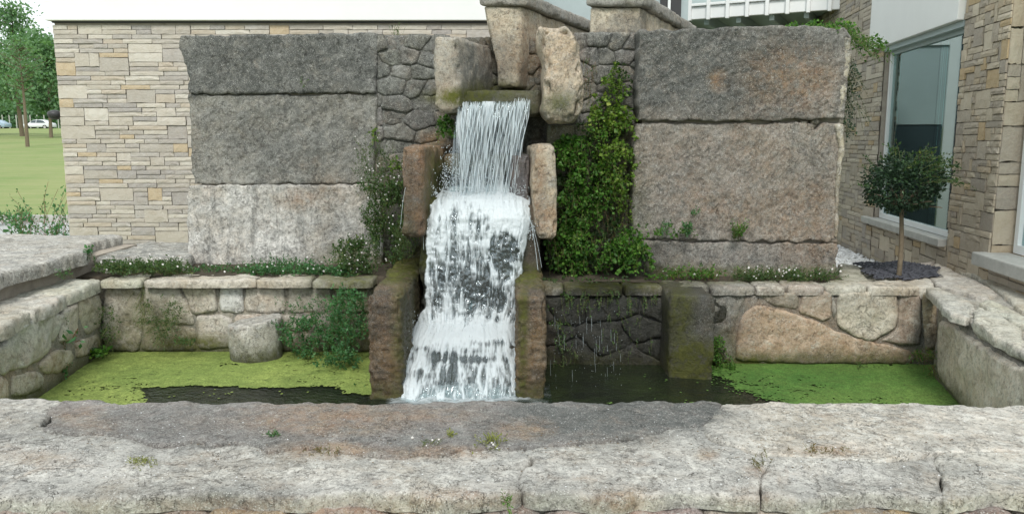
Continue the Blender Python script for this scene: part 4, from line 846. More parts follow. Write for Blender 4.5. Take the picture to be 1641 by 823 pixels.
# strands of the upper fall
def tubes(P, Rr, sides=4):
    S, K, _ = P.shape; t = np.gradient(P, axis=1); t /= np.linalg.norm(t, axis=2, keepdims=True) + 1e-9
    up = np.zeros_like(t); up[..., 0] = 1; a = np.cross(t, np.array([0, 1, 0.])) ; a /= np.linalg.norm(a, axis=2, keepdims=True) + 1e-9; b_ = np.cross(t, a)
    V = np.stack([P + Rr[..., None] * (math.cos(2*math.pi*k/sides) * a + math.sin(2*math.pi*k/sides) * b_) for k in range(sides)], 2)
    base = (np.arange(S)[:, None] * K + np.arange(K - 1)[None]).ravel() * sides; Fc = []
    for k in range(sides):
        k2 = (k + 1) % sides; Fc.append(np.c_[base + k, base + k2, base + sides + k2, base + sides + k])
    return V.reshape(-1, 3), np.vstack(Fc)
S = 620; K = 26
x0 = np.concatenate([rng.uniform(733, 852, 400), rng.choice([744,758,764,775,790,797,812,836], 220) + rng.normal(0, 2.6, 220)])
t0 = np.concatenate([rng.uniform(0, .12, 260), rng.uniform(.05, .85, 360)]); rng.shuffle(t0); ln = rng.uniform(.10, .6, S) * np.where(t0 < .12, 1.15, .8); t1 = np.minimum(t0 + ln, 1.0)
tk = t0[:, None] + (t1 - t0)[:, None] * np.linspace(0, 1, K)
lipz = PD(800, 163, 5.78)[2]; botz = PD(780, 318, 5.6)[2]
xs0 = (x0 - 820.5) / F / 1.018 * 5.78
drift = (-.07 - .05 * (x0 - 735) / 115)[:, None] * tk ** 1.2 + .006 * np.sin(tk * 14 + x0[:, None])
lipoff = .03 * (x0 > 825)
P = np.stack([xs0[:, None] + drift + .06 * (x0[:, None] < 755) * tk, 5.78 - .22 * tk ** .6 + 0 * drift + (rng.random(S)[:, None] - .5) * .07, (lipz + lipoff)[:, None] + (botz - lipz - lipoff)[:, None] * (.25 * tk + .75 * tk ** 1.6)], 2)
Rr = ((.0008 + .0024 * rng.random(S) ** 2.0)[:, None]) * np.sin(np.pi * np.clip(np.linspace(.03, .97, K), 0, 1))[None] ** .5 * (1 + .5 * vn(np.c_[tk.ravel() * 16, np.repeat(np.arange(S), K) * 3.1, tk.ravel() * 0], 2).reshape(S, K))
V, Fc = tubes(P, np.abs(Rr)); tag(mesh('water_strands', V, Fc, MT['rush'], wf, rn=np.clip(rng.random(len(V)) * .15 + .88, 0, 1)), kind='stuff')
# thin sheet between the strands
NT2, NX2 = 200, 240
U2, T2 = np.meshgrid(np.linspace(0, 1, NX2), np.linspace(0, 1, NT2)); U2, T2 = U2.ravel(), T2.ravel()
x2 = 735 + U2 * 116; X2 = (x2 - 820.5) / F / 1.018 * 5.8 + (-.07 - .05 * U2) * T2 ** 1.2
Yq = 5.80 - .17 * T2 ** .6; Z2 = lipz + .004 + (botz - lipz) * (.25 * T2 + .75 * T2 ** 1.6)
st2 = fbm(np.c_[X2 * 75, T2 * 2.4, X2 * 0], 4, 71); br2 = fbm(np.c_[X2 * 17, T2 * 2, X2 * 0], 2, 72)
f2 = sst(-.05, .85, .42 + .8 * st2 + .45 * br2 - .35 * sst(.35, .6, T2) + .55 * sst(.85, 1, T2) - .15 * sst(.1, 0, T2)) * .92 * sst(0, .04, U2) * sst(1, .94, U2)
V = np.c_[X2, Yq + .01 * st2, Z2]; Fs = [(j*NX2+i, j*NX2+i+1, (j+1)*NX2+i+1, (j+1)*NX2+i) for j in range(NT2-1) for i in range(NX2-1)]
mesh('thin_sheet', V, Fs, MT['rush'], wf, rn=np.clip(f2, .02, 1))
# water running over the lip
V = []; 
# churned foam where the fall meets the pool
gx2, gy2 = np.meshgrid(np.arange(-.85, .25, .012), np.arange(4.0, 4.9, .012)); Q = np.c_[gx2.ravel(), gy2.ravel(), np.full(gx2.size, WZ)]
dd = np.hypot((Q[:, 0] + .3) / .42, (Q[:, 1] - 4.62) / .26); nf = fbm(Q * np.array([14, 14, 1]), 4, 91)
ff = sst(1.35, .55, dd + .35 * nf) * (.55 + .5 * fbm(Q * 45, 3, 92)); Q[:, 2] += .006 + .022 * np.clip(ff, 0, 1) + .008 * nf * sst(1.8, .8, dd)
n2x = gx2.shape[1]; kk = [(j, i) for j in range(gx2.shape[0] - 1) for i in range(n2x - 1) if dd[j * n2x + i] < 1.7]
mesh('foam_patch', Q, [(j*n2x+i, j*n2x+i+1, (j+1)*n2x+i+1, (j+1)*n2x+i) for j, i in kk], MT['rush'], wf, rn=np.clip(ff, .0, 1))
# drops and splashes
ico = [(0,0,1),(.9,0,-.3),(-.45,.78,-.3),(-.45,-.78,-.3)]; icf = [(0,1,2),(0,2,3),(0,3,1),(1,3,2)]
def drops(n, fx, fy, fd, rad):
    VV, FF = [], []
    for i in range(n):
        x, y, d = fx(), fy(), fd(); c = PD(x, y, d); r_ = rad() ; b0 = len(VV)
        VV += [(c[0] + r_ * a, c[1] + r_ * b_, c[2] + r_ * 1.5 * e) for a, b_, e in ico]; FF += [tuple(q + b0 for q in f) for f in icf]
    return VV, FF
G_ = random.gauss; U_ = random.uniform; VV, FF = [], []
for args in [(600, lambda: U_(712, 800), lambda: min(320, G_(288, 20)), lambda: U_(5.45, 5.75), lambda: U_(.0015, .0055)), (320, lambda: G_(722, 11), lambda: G_(280, 18), lambda: U_(5.5, 5.8), lambda: U_(.002, .007)),
             (380, lambda: U_(690, 850), lambda: G_(306, 7), lambda: U_(5.35, 5.6), lambda: U_(.002, .006)), (90, lambda: G_(852, 7), lambda: G_(372, 10), lambda: U_(5.25, 5.4), lambda: U_(.002, .006)),
             (300, lambda: U_(655, 832), lambda: G_(516, 9), lambda: U_(5.02, 5.2), lambda: U_(.0015, .005)), (200, lambda: G_(640, 8), lambda: G_(575, 26), lambda: U_(4.8, 4.95), lambda: U_(.0015, .0045)),
             (150, lambda: U_(640, 830), lambda: G_(600, 25), lambda: U_(4.7, 4.8), lambda: U_(.001, .003)), (130, lambda: U_(880, 1000), lambda: U_(490, 635), lambda: U_(4.7, 5.1), lambda: U_(.001, .0028))]:
    a, b_ = drops(*args); b0 = len(VV); VV += a; FF += [tuple(q + b0 for q in f) for f in b_]
tag(mesh('spray_drops', VV, FF, MT['rush'], wf, rn=np.full(len(VV), .85)), kind='stuff')
# thin side jets
P = []; 
for (xa, ya, xb, yb, D) in [(848,348,862,432,5.35),(849,352,868,428,5.34),(678,375,679,400,5.4),(650,300,642,360,5.28)]:
    t_ = np.linspace(0, 1, K); P.append([PD(xa + (xb - xa) * t ** 1, ya + (yb - ya) * (.4 * t + .6 * t * t), D) for t in t_])
P = np.array(P); V, Fc = tubes(P, np.full(P.shape[:2], .0022) * np.array([1, .6, .6, .5])[:, None]); tag(mesh('water_jets', V, Fc, MT['rush'], wf, rn=np.full(len(V), .8)), kind='stuff')
# falling drips in front of the dark wall on the right
S2 = 30; P = []
for i in range(S2):
    x, y = U_(880, 1000), U_(500, 600); l_ = U_(8, 26); D = U_(4.9, 5.2); P.append([PD(x + .5 * k / 5, y + l_ * k / 5, D) for k in range(6)])
P = np.array(P); V, Fc = tubes(P, np.full(P.shape[:2], .0011), 3); tag(mesh('drips', V, Fc, MT['rush'], wf, rn=np.full(len(V), .45)), kind='stuff')

# ================================================================== BUILDING ON THE LEFT
random.seed(12)
lb = thing('stone_clad_building', (-2.4, 8.5, 0), 'building clad in small beige split stones under a white band at upper left', 'building')
DB = 8.5; xl, xr = PD(97, 200, DB)[0], .2; zt = PD(400, 37, DB)[2]
frLB = Fr((xl, DB, 0), (1, 0, 0), (0, 0, 1))
box('wall_core', xl + .015, DB + .02, -.1, xr, DB + .35, zt, MT['joint'], lb)
cladding(frLB, xr - xl, zt, lb, lambda x, y: (80 < x < 310 and y < 400) or y < 64, 5, cw=.052, ch=.0475, wr=(3, 7), tall=.17)
frLS = Fr((xl, DB + 2.4, 0), (0, -1, 0), (0, 0, 1)); box('wall_core', xl + .013, DB + .36, -.1, xl + .3, DB + 2.5, zt, MT['joint'], lb)
cladding(frLS, 2.4, zt, lb, lambda x, y: False, 6, cw=.052, ch=.0475)
box('shade_strip', xl + .0, DB - .005, zt + .001, xr, DB + 2.4, zt + .018, MT['darkline'], lb)  # solid dark strip standing in for the shade under the white band
box('white_band', xl - .04, DB - .06, zt + .019, xr + .1, DB + 2.5, zt + 1.9, MT['white'], lb, bev=.006)
gb = thing('grey_wall_panel', (.9, 9.6, 0), 'smooth pale grey wall seen between the two aqueduct parapets', 'wall panel')
box('panel', .21, 9.4, 0, 2.05, 9.7, 4.2, MT['greyp'], gb); box('window_strip', 1.72, 9.36, 2.3, 1.96, 9.398, 4.0, MT['darkline'], gb); box('mullion', 1.80, 9.33, 2.3, 1.83, 9.359, 4.0, MT['whitep'], gb)
# small fixture on the building corner
fx = thing('wall_lamp', tuple(PD(90, 185, 8.7)), 'small dark wall lamp on the left corner of the stone-clad building', 'lamp')
c = PD(88, 184, 8.55)
box('bracket', c[0], c[1], c[2] - .02, xl, c[1] + .03, c[2] + .0, MT['darkline'], fx)
n = 16; V = []; 
for (r_, z) in [(.02, .05), (.07, .03), (.075, 0), (.06, -.03), (.03, -.05)]:
    for i in range(n): V.append((c[0] + r_ * math.cos(2*math.pi*i/n), c[1] + r_ * math.sin(2*math.pi*i/n), c[2] + z))
mesh('lamp_shade', V, [(j*n+i, (j+1)*n+i, (j+1)*n+(i+1)%n, j*n+(i+1)%n) for j in range(4) for i in range(n)] + [tuple(range(n)), tuple(range(4*n, 5*n))[::-1]], MT['darkline'], fx)

# ================================================================== BUILDING ON THE RIGHT
random.seed(13)
rbd = thing('window_building', (3.6, 6.5, 0), 'stone-clad building with a big tinted window along the right side', 'building')
X0, SL = 2.733, .131
def wx(D, off=0): return X0 + SL * D + off
ang = math.atan(SL); uR = np.array([-math.sin(ang), -math.cos(ang), 0])       # runs towards the camera
nR = np.cross(uR, [0, 0, 1])
def frRB(D, off=0): p = np.array([wx(D), D, 0]) + nR * off; return Fr(p, uR, (0, 0, 1))
def seg(D0, D1): return (D0 - D1) / math.cos(ang)
def rbox(name, D0, D1, o0, o1, z0, z1, mat, parent=rbd, bev=0):
    f = frRB(D0); L_ = seg(D0, D1); a = f.O; V = []
    for z in (z0, z1):
        for o in (o0, o1):
            for l_ in (0, L_): V.append(a + uR * l_ + nR * o + np.array([0, 0, z]))
    o = mesh(name, V, [(0,2,3,1),(4,5,7,6),(0,1,5,4),(2,6,7,3),(0,4,6,2),(1,3,7,5)], mat, parent, smooth=False)
    if bev: m = o.modifiers.new('bevel', 'BEVEL'); m.width = bev; m.segments = 2
    return o
DW0, DW1, DC = 8.2, 6.36, 5.6; ZW0, ZW1 = .80, 2.49
near = lambda x, y: 1330 < x < 1660 and -10 < y < 480
rbox('wall_core', DW1, DC + .075, -.02, -.33, 0, 4.2, MT['joint']); cladding(frRB(DW1 - .0), seg(DW1, DC), 4.2, rbd, near, 7, tint=(1.0, .94, .84), cw=.05, ch=.047, wr=(1, 5), tall=.35, relief=.010, limit=150)
rbox('wall_core', 12.5, DW0 + .012, -.02, -.33, 0, 4.6, MT['joint']); cladding(frRB(12.5), seg(12.5, DW0), 4.6, rbd, near, 8, tint=(.93, .90, .85), cw=.06, ch=.05, wr=(2, 6), tall=.25, limit=80)  # greyer tint puts the rear wall's shade into its stones
rbox('wall_core', DW0 - .002, DW1 + .002, -.02, -.33, 0, ZW0 - .07, MT['joint']); cladding(frRB(DW0 - .002), seg(DW0, DW1), ZW0 - .07, rbd, near, 9, tint=(1.0, .94, .84), cw=.06, ch=.05, wr=(2, 6), tall=.3, limit=70)
# window with its own frame, panes and sill
win = tag(rbox('window_frame', DW0, DW0 - .05, -.06, -.13, ZW0, ZW1, MT['whitep']))
rbox('window_frame', DW0 - .05, DW1 + .05, -.06, -.13, ZW0, ZW0 + .05, MT['whitep']); rbox('window_frame', DW0 - .05, DW1 + .05, -.06, -.13, ZW1 - .035, ZW1, MT['greyp'])
rbox('window_frame', DW1 + .05, DW1 + .01, -.06, -.13, ZW0, ZW1, MT['greyp'])
mid = 7.0
for a, b_ in ((DW0 - .05, mid + .002), (mid - .002, DW1 + .05)): rbox('pane', a, b_, -.085, -.10, ZW0 + .05, ZW1 - .035, MT['glass'])
rbox('sill', DW0 + .2, DW1, .06, -.06, ZW0 - .068, ZW0 - .002, MT['sill'], bev=.008)
rbox('lintel_band', DW0 - .003, DW1 + .003, -.0, -.34, ZW1 + .001, ZW1 + .048, MT['greyp'])
# white box bay over the window
rbox('white_bay', DW0 + .35, DW1 + .003, .05, -.33, ZW1 + .05, 4.4, MT['white'], bev=.006)
# room behind the glass; dark boxes added to imitate a reflection
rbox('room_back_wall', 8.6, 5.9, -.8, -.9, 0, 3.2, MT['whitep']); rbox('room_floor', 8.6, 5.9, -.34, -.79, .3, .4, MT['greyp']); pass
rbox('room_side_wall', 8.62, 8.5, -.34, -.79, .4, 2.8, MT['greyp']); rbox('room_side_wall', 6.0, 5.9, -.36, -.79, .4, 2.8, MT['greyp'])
rbox('reflection_box', 8.1, 6.2, -.5, -.79, .4, 1.5, MT['darkline']); rbox('tall_reflection_box', 8.1, 7.45, -.35, -.6, .4, 1.85, MT['darkline'])
# near reveal and second window
frJ = Fr((wx(DC) + .012, DC, 0), (1, 0, 0), (0, 0, 1)); box('wall_core', wx(DC) + .10, DC + .02, 0, wx(DC) + .9, DC + .3, 4.2, MT['joint'], rbd)
cladding(frJ, .85, 4.2, rbd, near, 10, tint=(1.0, .94, .84), cw=.09, ch=.085, wr=(1, 2), tall=.5, relief=.010, limit=60)
rbox('second_window_frame', DC - .01, DC - .06, -.15, -.24, .80, 3.6, MT['whitep']); rbox('second_window_frame', DC - .06, 3.4, -.15, -.24, .80, .86, MT['whitep'])
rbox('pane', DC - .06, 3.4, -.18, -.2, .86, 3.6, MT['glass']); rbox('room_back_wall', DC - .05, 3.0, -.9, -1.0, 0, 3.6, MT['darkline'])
rbox('sill', DC + .06, 3.3, .10, -.15, .70, .795, MT['sill'], bev=.01); rbox('wall_core', DC - .0, 3.3, -.02, -.33, 0, .698, MT['joint'])
cladding(frRB(DC), seg(DC, 3.3), .69, rbd, near, 15, tint=(1.0, .94, .84), cw=.06, ch=.05, wr=(2, 5), tall=.3, limit=40)
# balcony between the wall top and the white bay
bal = thing('balcony', (3.2, 10.6, 3.2), 'white pergola balcony with slatted rail above the right block wall', 'balcony')
bl, br_ = PD(1060, 34, 11.0), PD(1352, 13, 9.95); zb = 3.2
dv = np.array([br_[0] - bl[0], br_[1] - bl[1], 0]); LBc = np.linalg.norm(dv); dv /= LBc; nv_ = np.cross(dv, [0, 0, 1])
def bbox(name, u0, u1, o0, o1, z0, z1, mat, bev=0):
    V = [np.array([bl[0], bl[1], 0]) + dv * u + nv_ * o + np.array([0, 0, z]) for z in (z0, z1) for o in (o0, o1) for u in (u0, u1)]
    o = mesh(name, V, [(0,2,3,1),(4,5,7,6),(0,1,5,4),(2,6,7,3),(0,4,6,2),(1,3,7,5)], mat, bal, smooth=False)
    if bev: m = o.modifiers.new('bevel', 'BEVEL'); m.width = bev; m.segments = 2
    return o
bbox('fascia', 0, LBc, 0, -.06, zb, zb + .16, MT['whitep'], .006); bbox('rail', 0, LBc, .03, -.09, zb + .165, zb + .20, MT['whitep'], .006)
for i in range(9):
    u = .12 + i * (LBc - .3) / 8; bbox('baluster', u, u + .045, .05, .002, zb - .02, zb + .60, MT['whitep'], .004)
bbox('rail', 0, LBc, .0, -.07, zb + .58, zb + .64, MT['whitep'])
bbox('soffit', 0, LBc + .2, -.062, -2.4, zb + .06, zb + .12, MT['soffit'])
for i in range(6): bbox('beam', .15 + i * .42, .21 + i * .42, -.064, -2.38, zb - .07, zb + .058, MT['soffit'])
bbox('corner_post', LBc + .004, LBc + .16, .04, -.12, 0, 4.6, MT['whitep'])

pb = thing('pale_building', (1.5, 13.6, 0), 'pale building with teal glazing behind the balcony', 'building')
box('wall', 2.06, 13.6, 1.86, 5.2, 13.9, 5.5, MT['greyp'], pb); box('dark_glazing', 2.06, 13.62, 0, 5.2, 13.9, 1.858, MT['glassd'], pb); box('door_frame', 2.9, 13.56, 0, 3.02, 13.598, 3.1, MT['whitep'], pb); box('string_course', 2.06, 13.56, 3.12, 5.2, 13.598, 3.3, MT['whitep'], pb); box('wall', -3, 13.6, 0, -.6, 13.9, 5.5, MT['whitep'], pb); box('wall', -.598, 13.6, 3.3, 2.058, 13.9, 5.5, MT['whitep'], pb)
box('door_frame', -.6, 13.55, 0, -.45, 13.598, 3.3, MT['whitep'], pb); box('door_frame', 1.9, 13.55, 0, 2.06, 13.598, 3.3, MT['whitep'], pb)
box('glazing', -.45, 13.7, 1.9, 1.9, 13.72, 3.3, MT['glassd'], pb); box('dark_panel', -.45, 13.66, 0, 1.9, 13.72, 1.898, MT['darkline'], pb)
# ---- tree in the planting bed, slate chips, white gravel
def scatter_chips(name, n, region, z, size, mat, label, cat, flat=.25):
    VV, FF = [], []
    while n > 0:
        p = np.array([random.uniform(region[:, 0].min(), region[:, 0].max()), random.uniform(region[:, 1].min(), region[:, 1].max())])
        if not inside(region, p[None])[0]: continue
        n -= 1; a = random.uniform(0, 6.28); s = size * random.uniform(.5, 1.3); tl_ = random.uniform(-.5, .5); b0 = len(VV)
        for k in range(5):
            an = a + k * 1.2566; r_ = s * random.uniform(.6, 1); x, y = r_ * math.cos(an), r_ * math.sin(an) * .7; VV.append((p[0] + x, p[1] + y, z + .01 + x * tl_ + random.uniform(0, .01)))
        for k in range(5): v = VV[b0 + k]; VV.append((v[0], v[1], v[2] - s * flat))
        FF.append(tuple(b0 + k for k in range(5))); FF += [(b0 + k, b0 + 5 + k, b0 + 5 + (k + 1) % 5, b0 + (k + 1) % 5) for k in range(5)]
    return tag(mesh(name, VV, FF, mat, smooth=False), label, cat, kind='stuff')
bed = np.array([PZ(*q, CZ - .02)[:2] for q in [(1368,427),(1384,424),(1412,426),(1440,423),(1472,427),(1486,431),(1506,434),(1498,441),(1508,447),(1478,449),(1452,453),(1430,449),(1404,452),(1398,445),(1378,440),(1386,434)]])
scatter_chips('slate_chips', 1500, bed, CZ - .006, .02, MT['slate'], 'dark blue-grey slate chips in the planting bed under the small tree', 'slate chips')
gr_ = np.array([(2.48, 6.35), (3.3, 6.6), (3.72, 7.4), (3.9, 9.5), (2.48, 9.5)])
scatter_chips('white_gravel', 2600, gr_, .36, .024, MT['pebble'], 'white gravel strip between the block wall and the window building', 'gravel', .8)
stone(gr_, Fr((0,0,.35), (1,0,0), (0,1,0)), None, MT['mortar'], (.5,.5,.48), sp=.1, depth=.2, rnd=.01, amp=.006, jag=0, smooth=0, name='gravel_bed')['kind'] = 'structure'

# ================================================================== PLANTS
def leaves(C, A, B, l, w_, fold=.15):
    """kite leaves: C base points, A unit directions, B unit side vectors; l,w sizes"""
    N_ = np.cross(A, B); l = l[:, None]; w_ = w_[:, None]
    V = np.stack([C, C + A * l * .45 + B * w_ * .5 + N_ * w_ * fold, C + A * l, C + A * l * .45 - B * w_ * .5 + N_ * w_ * fold], 1)
    n = len(C); i = np.arange(n) * 4
    return V.reshape(-1, 3), np.c_[i, i + 1, i + 2, i + 3]
def unit(v): return v / (np.linalg.norm(v, axis=-1, keepdims=True) + 1e-9)
def sprays(anch, dirs, length, nl, lsz, droop=.5, lw=.7, spread=.5, jitter=.3, along=.2):
    """arched stems with leaves along them -> leaves and stems"""
    S = len(anch); Ls = length * rng.uniform(.55, 1.25, S); d = unit(dirs + rng.normal(0, jitter, (S, 3)))
    t = np.linspace(along, 1, nl)[None].repeat(S, 0) + rng.uniform(-.03, .03, (S, nl))
    def pt(t): return anch[:, None] + d[:, None] * (Ls[:, None] * t)[..., None] + np.array([0, 0, -1.]) * (droop * Ls[:, None] * t ** 2)[..., None]
    C = pt(t).reshape(-1, 3); C = C + rng.normal(0, lsz * .25, C.shape); A = unit(rng.normal(0, 1, C.shape) * spread * 2 + np.repeat(d, nl, 0) + np.array([0, -.3, -.15])); Bv = unit(np.cross(A, rng.normal(0, 1, C.shape) * .8 + np.array([0, -1, .6])))
    l = lsz * rng.uniform(.45, 1.25, len(C)) * np.repeat(rng.uniform(.75, 1.35, S), nl); V, Fc = leaves(C, A, Bv, l, l * lw)
    rn_ = np.repeat(np.clip(rng.random(len(C)) * .8 + .2 * np.repeat(rng.random(S), nl), 0, 1), 4)
    TP = pt(np.linspace(0, 1, 6)[None].repeat(S, 0)); tv, tf = tubes(TP, np.full(TP.shape[:2], max(.0009, lsz * .05)), 3)
    return V, Fc, rn_, tv, tf, pt(np.ones((S, 1)))[:, 0]
def plant(name, label, cat, regs, mat, group='plants growing on the stonework', flowers=0, stem='stem', fsz=.007, fmat='petal'):
    """regs: list of (anchor Nx3, dir, length, leaves per stem, leaf size, droop, kwargs)"""
    Vs, Fs, Rs, TV, TF, tips = [], [], [], [], [], []; a = 0; b_ = 0
    for (an, d, ln_, nl, ls, dr, kw) in regs:
        v, f, r_, tv, tf, tp = sprays(an, np.broadcast_to(np.array(d, float), an.shape), ln_, nl, ls, dr, **kw)
        Vs.append(v); Fs.append(f + a); a += len(v); Rs.append(r_); TV.append(tv); TF.append(tf + b_); b_ += len(tv); tips.append(tp)
    V = np.vstack(Vs); base = np.vstack([r[0] for r in regs]).mean(0)
    t = thing(name, tuple(base), label, cat, group)
    tag(mesh('foliage', V, np.vstack(Fs), MT[mat], t, rn=np.concatenate(Rs), smooth=False), kind='stuff'); tag(mesh('stems', np.vstack(TV), np.vstack(TF), MT[stem], t), kind='stuff')
    if flowers:
        tp = np.vstack(tips); k = rng.choice(len(tp), min(flowers, len(tp)), replace=False); FV, FFc = [], []
        for q in tp[k] + rng.normal(0, .012, (len(k), 3)) + np.array([0, -.012, .012]):
            s = fsz * random.uniform(.6, 1.25); b0 = len(FV); tx, tz = random.uniform(-.5, .5), random.uniform(.2, .9)
            for i in range(7): an_ = i * .8976; FV.append((q[0] + s * math.cos(an_), q[1] - s * math.sin(an_) * tz * .5, q[2] + s * math.sin(an_)))
            FV.append((q[0], q[1] - s * .3, q[2] + s * .3)); FFc += [(b0 + i, b0 + (i + 1) % 7, b0 + 7) for i in range(7)]
        tag(mesh('flowers', FV, FFc, MT[fmat], t, smooth=False), kind='stuff')
    return t
def reg_ell(cx, cy, rx, ry, D, n, dj=.05):
    n = int(n * 1.3) if n > 60 else n
    a = rng.uniform(0, 6.283, n); r_ = np.sqrt(rng.random(n)) * (1 + .2 * np.sin(a * 3 + cx)); X_, Y_ = cx + rx * r_ * np.cos(a), cy + ry * r_ * np.sin(a)
    if n > 60: k = fbm(np.c_[X_ / 15, Y_ / 15, X_ * 0], 2, int(cx)) > -.36; X_, Y_ = X_[k], Y_[k]
    return np.array([PD(x, y, D + rng.uniform(-dj, dj)) for x, y in zip(X_, Y_)])
def reg_line(xa, ya, xb, yb, D, n, jx=4, jy=3, dj=.05): t = rng.random(n); return np.array([PD(xa + (xb - xa) * q + rng.normal(0, jx), ya + (yb - ya) * q + rng.normal(0, jy), D + rng.uniform(-dj, dj)) for q in t])
out = (0, -1, .25); up = (0, -.4, 1)
K0 = dict(jitter=.45)
plant('maidenhair_fern', 'large dense green fern hanging on the wall just right of the middle chute slab', 'fern', [
  (reg_ell(925, 300, 34, 90, 5.83, 230), out, .11, 8, .027, .8, dict(lw=.9)), (reg_ell(915, 235, 25, 22, 5.86, 90), out, .10, 8, .027, .8, dict(lw=.9)), (reg_ell(905, 395, 32, 36, 5.82, 130), out, .11, 7, .027, .8, dict(lw=.9)), (reg_ell(955, 270, 30, 70, 5.81, 90), out, .10, 8, .022, .7, dict(lw=.9)), (reg_ell(945, 400, 40, 30, 5.8, 90), out, .09, 8, .027, .8, dict(lw=.9))], 'fern', 'ferns on the fountain wall')
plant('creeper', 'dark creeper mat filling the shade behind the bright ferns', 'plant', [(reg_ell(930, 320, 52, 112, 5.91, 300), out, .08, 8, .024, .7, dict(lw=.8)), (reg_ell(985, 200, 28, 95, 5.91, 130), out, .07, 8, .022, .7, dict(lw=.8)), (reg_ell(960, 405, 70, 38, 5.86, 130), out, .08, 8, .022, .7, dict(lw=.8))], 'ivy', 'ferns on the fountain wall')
plant('creeper', 'sparse greenery and moss hanging on the dark pool wall right of the chute', 'plant', [(reg_line(885, 470, 1060, 472, 5.32, 60, 5, 6, .03), (0,-.5,-.7), .07, 8, .014, .5, dict(lw=.7)), (reg_ell(905, 560, 18, 50, 5.3, 50), (0,-.5,-.5), .05, 7, .013, .5, dict(lw=.6)), (reg_ell(1000, 530, 50, 40, 5.32, 40), (0,-.5,-.5), .05, 7, .012, .5, dict(lw=.6))], 'herb', 'ferns on the fountain wall')
plant('maidenhair_fern', 'yellow-green fern climbing the rubble beside the right block wall', 'fern', [
  (reg_ell(985, 130, 20, 26, 5.88, 60), out, .08, 7, .020, .6, dict(lw=.9)), (reg_ell(975, 185, 34, 30, 5.88, 110), out, .09, 8, .027, .7, dict(lw=.9)), (reg_ell(990, 260, 32, 50, 5.84, 150), out, .09, 8, .027, .8, dict(lw=.9)), (reg_ell(1000, 330, 10, 30, 5.84, 25), out, .08, 7, .020, .7, dict(lw=.9))], 'bright', 'ferns on the fountain wall')
plant('maidenhair_fern', 'low green fern spilling at the foot of the right block wall', 'fern', [
  (reg_ell(1005, 400, 34, 28, 5.70, 130), out, .09, 8, .027, .7, dict(lw=.9)), (reg_line(985, 375, 1110, 378, 5.70, 34, 6, 5), up, .07, 7, .018, .3, dict(lw=.8))], 'fern', 'ferns on the fountain wall')
plant('ledge_fern', 'low creeping fern along the dark ledge just right of the chute', 'fern', [(reg_line(872, 446, 1015, 450, 5.62, 90, 6, 2, .06), out, .07, 8, .019, .7, dict(lw=.8)), (reg_line(885, 452, 1000, 455, 5.5, 26, 6, 2, .03), out, .05, 6, .015, .7, dict(lw=.8))], 'herb', 'ferns on the fountain wall')
plant('hanging_moss', 'brownish root-like plant mat below the climbing ferns', 'plant', [(reg_ell(965, 360, 38, 60, 5.88, 120), (0,-.5,-.8), .08, 8, .013, .5, dict(lw=.5)), (reg_ell(945, 120, 12, 40, 5.9, 30), (0,-.5,-.8), .06, 8, .012, .5, dict(lw=.5))], 'herb', 'ferns on the fountain wall', stem='redstem')
plant('fern', 'small bright fern tuft in the corner left of the upper fall', 'fern', [(reg_ell(718, 205, 15, 17, 5.9, 75), out, .08, 8, .02, .7, dict(lw=.9))], 'fern', 'small ferns')
plant('fern', 'yellowish fern sprig on the wall above the white-flowered bush', 'fern', [(reg_ell(603, 215, 9, 14, 6.2, 16), out, .06, 6, .02, .6, dict(lw=.8)), (reg_ell(635, 262, 12, 10, 6.15, 16), out, .06, 6, .02, .6, dict(lw=.8))], 'bright', 'small ferns')
plant('fleabane_bush', 'bushy herb with tiny white daisies climbing left of the chute slabs', 'bush', [
  (reg_ell(625, 360, 40, 75, 6.05, 480), up, .15, 12, .022, .15, dict(lw=.5)), (reg_ell(605, 285, 34, 40, 6.15, 120), up, .15, 10, .017, .1, dict(lw=.42)), (reg_ell(575, 425, 34, 40, 5.8, 240), up, .13, 11, .021, .3, dict(lw=.5)), (reg_ell(655, 385, 22, 35, 5.75, 90), up, .11, 9, .015, .3, dict(lw=.45))], 'herb', 'flowering plants', flowers=120, fsz=.0055)
plant('ledge_herbs', 'low green herbs with white flowers on the ledge under the left block wall', 'plant', [
  (reg_line(300, 436, 420, 438, 6.0, 120, 10, 3, .12), up, .08, 9, .018, .3, dict(lw=.5)), (reg_line(400, 440, 560, 442, 5.85, 300, 10, 3, .12), up, .11, 10, .021, .3, dict(lw=.55)), (reg_line(430, 430, 500, 432, 6.0, 60, 10, 3, .1), up, .13, 9, .018, .2, dict(lw=.5)), (reg_line(525, 432, 560, 470, 5.75, 50, 6, 4), up, .10, 8, .018, .4, dict(lw=.5))], 'bushy', 'flowering plants', flowers=45)
plant('ledge_herbs', 'sparse daisies on the ledge in front of the left grey slab', 'plant', [(reg_line(165, 438, 300, 440, 5.72, 260, 8, 2, .05), up, .13, 10, .02, .3, dict(lw=.45)), (reg_line(170, 430, 290, 429, 5.86, 160, 8, 2, .05), up, .10, 9, .018, .3, dict(lw=.45)), (reg_line(290, 434, 400, 438, 5.95, 50, 8, 3, .1), up, .06, 7, .013, .3, dict(lw=.4))], 'herb', 'flowering plants', flowers=40)
plant('weed', 'green weed growing at the end of the left grey slab', 'weed', [(reg_ell(145, 412, 6, 8, 5.75, 12), up, .09, 6, .028, .3, dict(lw=.6)), (reg_line(100, 440, 116, 446, 5.3, 12), up, .09, 7, .016, .3, dict(lw=.4))], 'bushy', 'weeds')
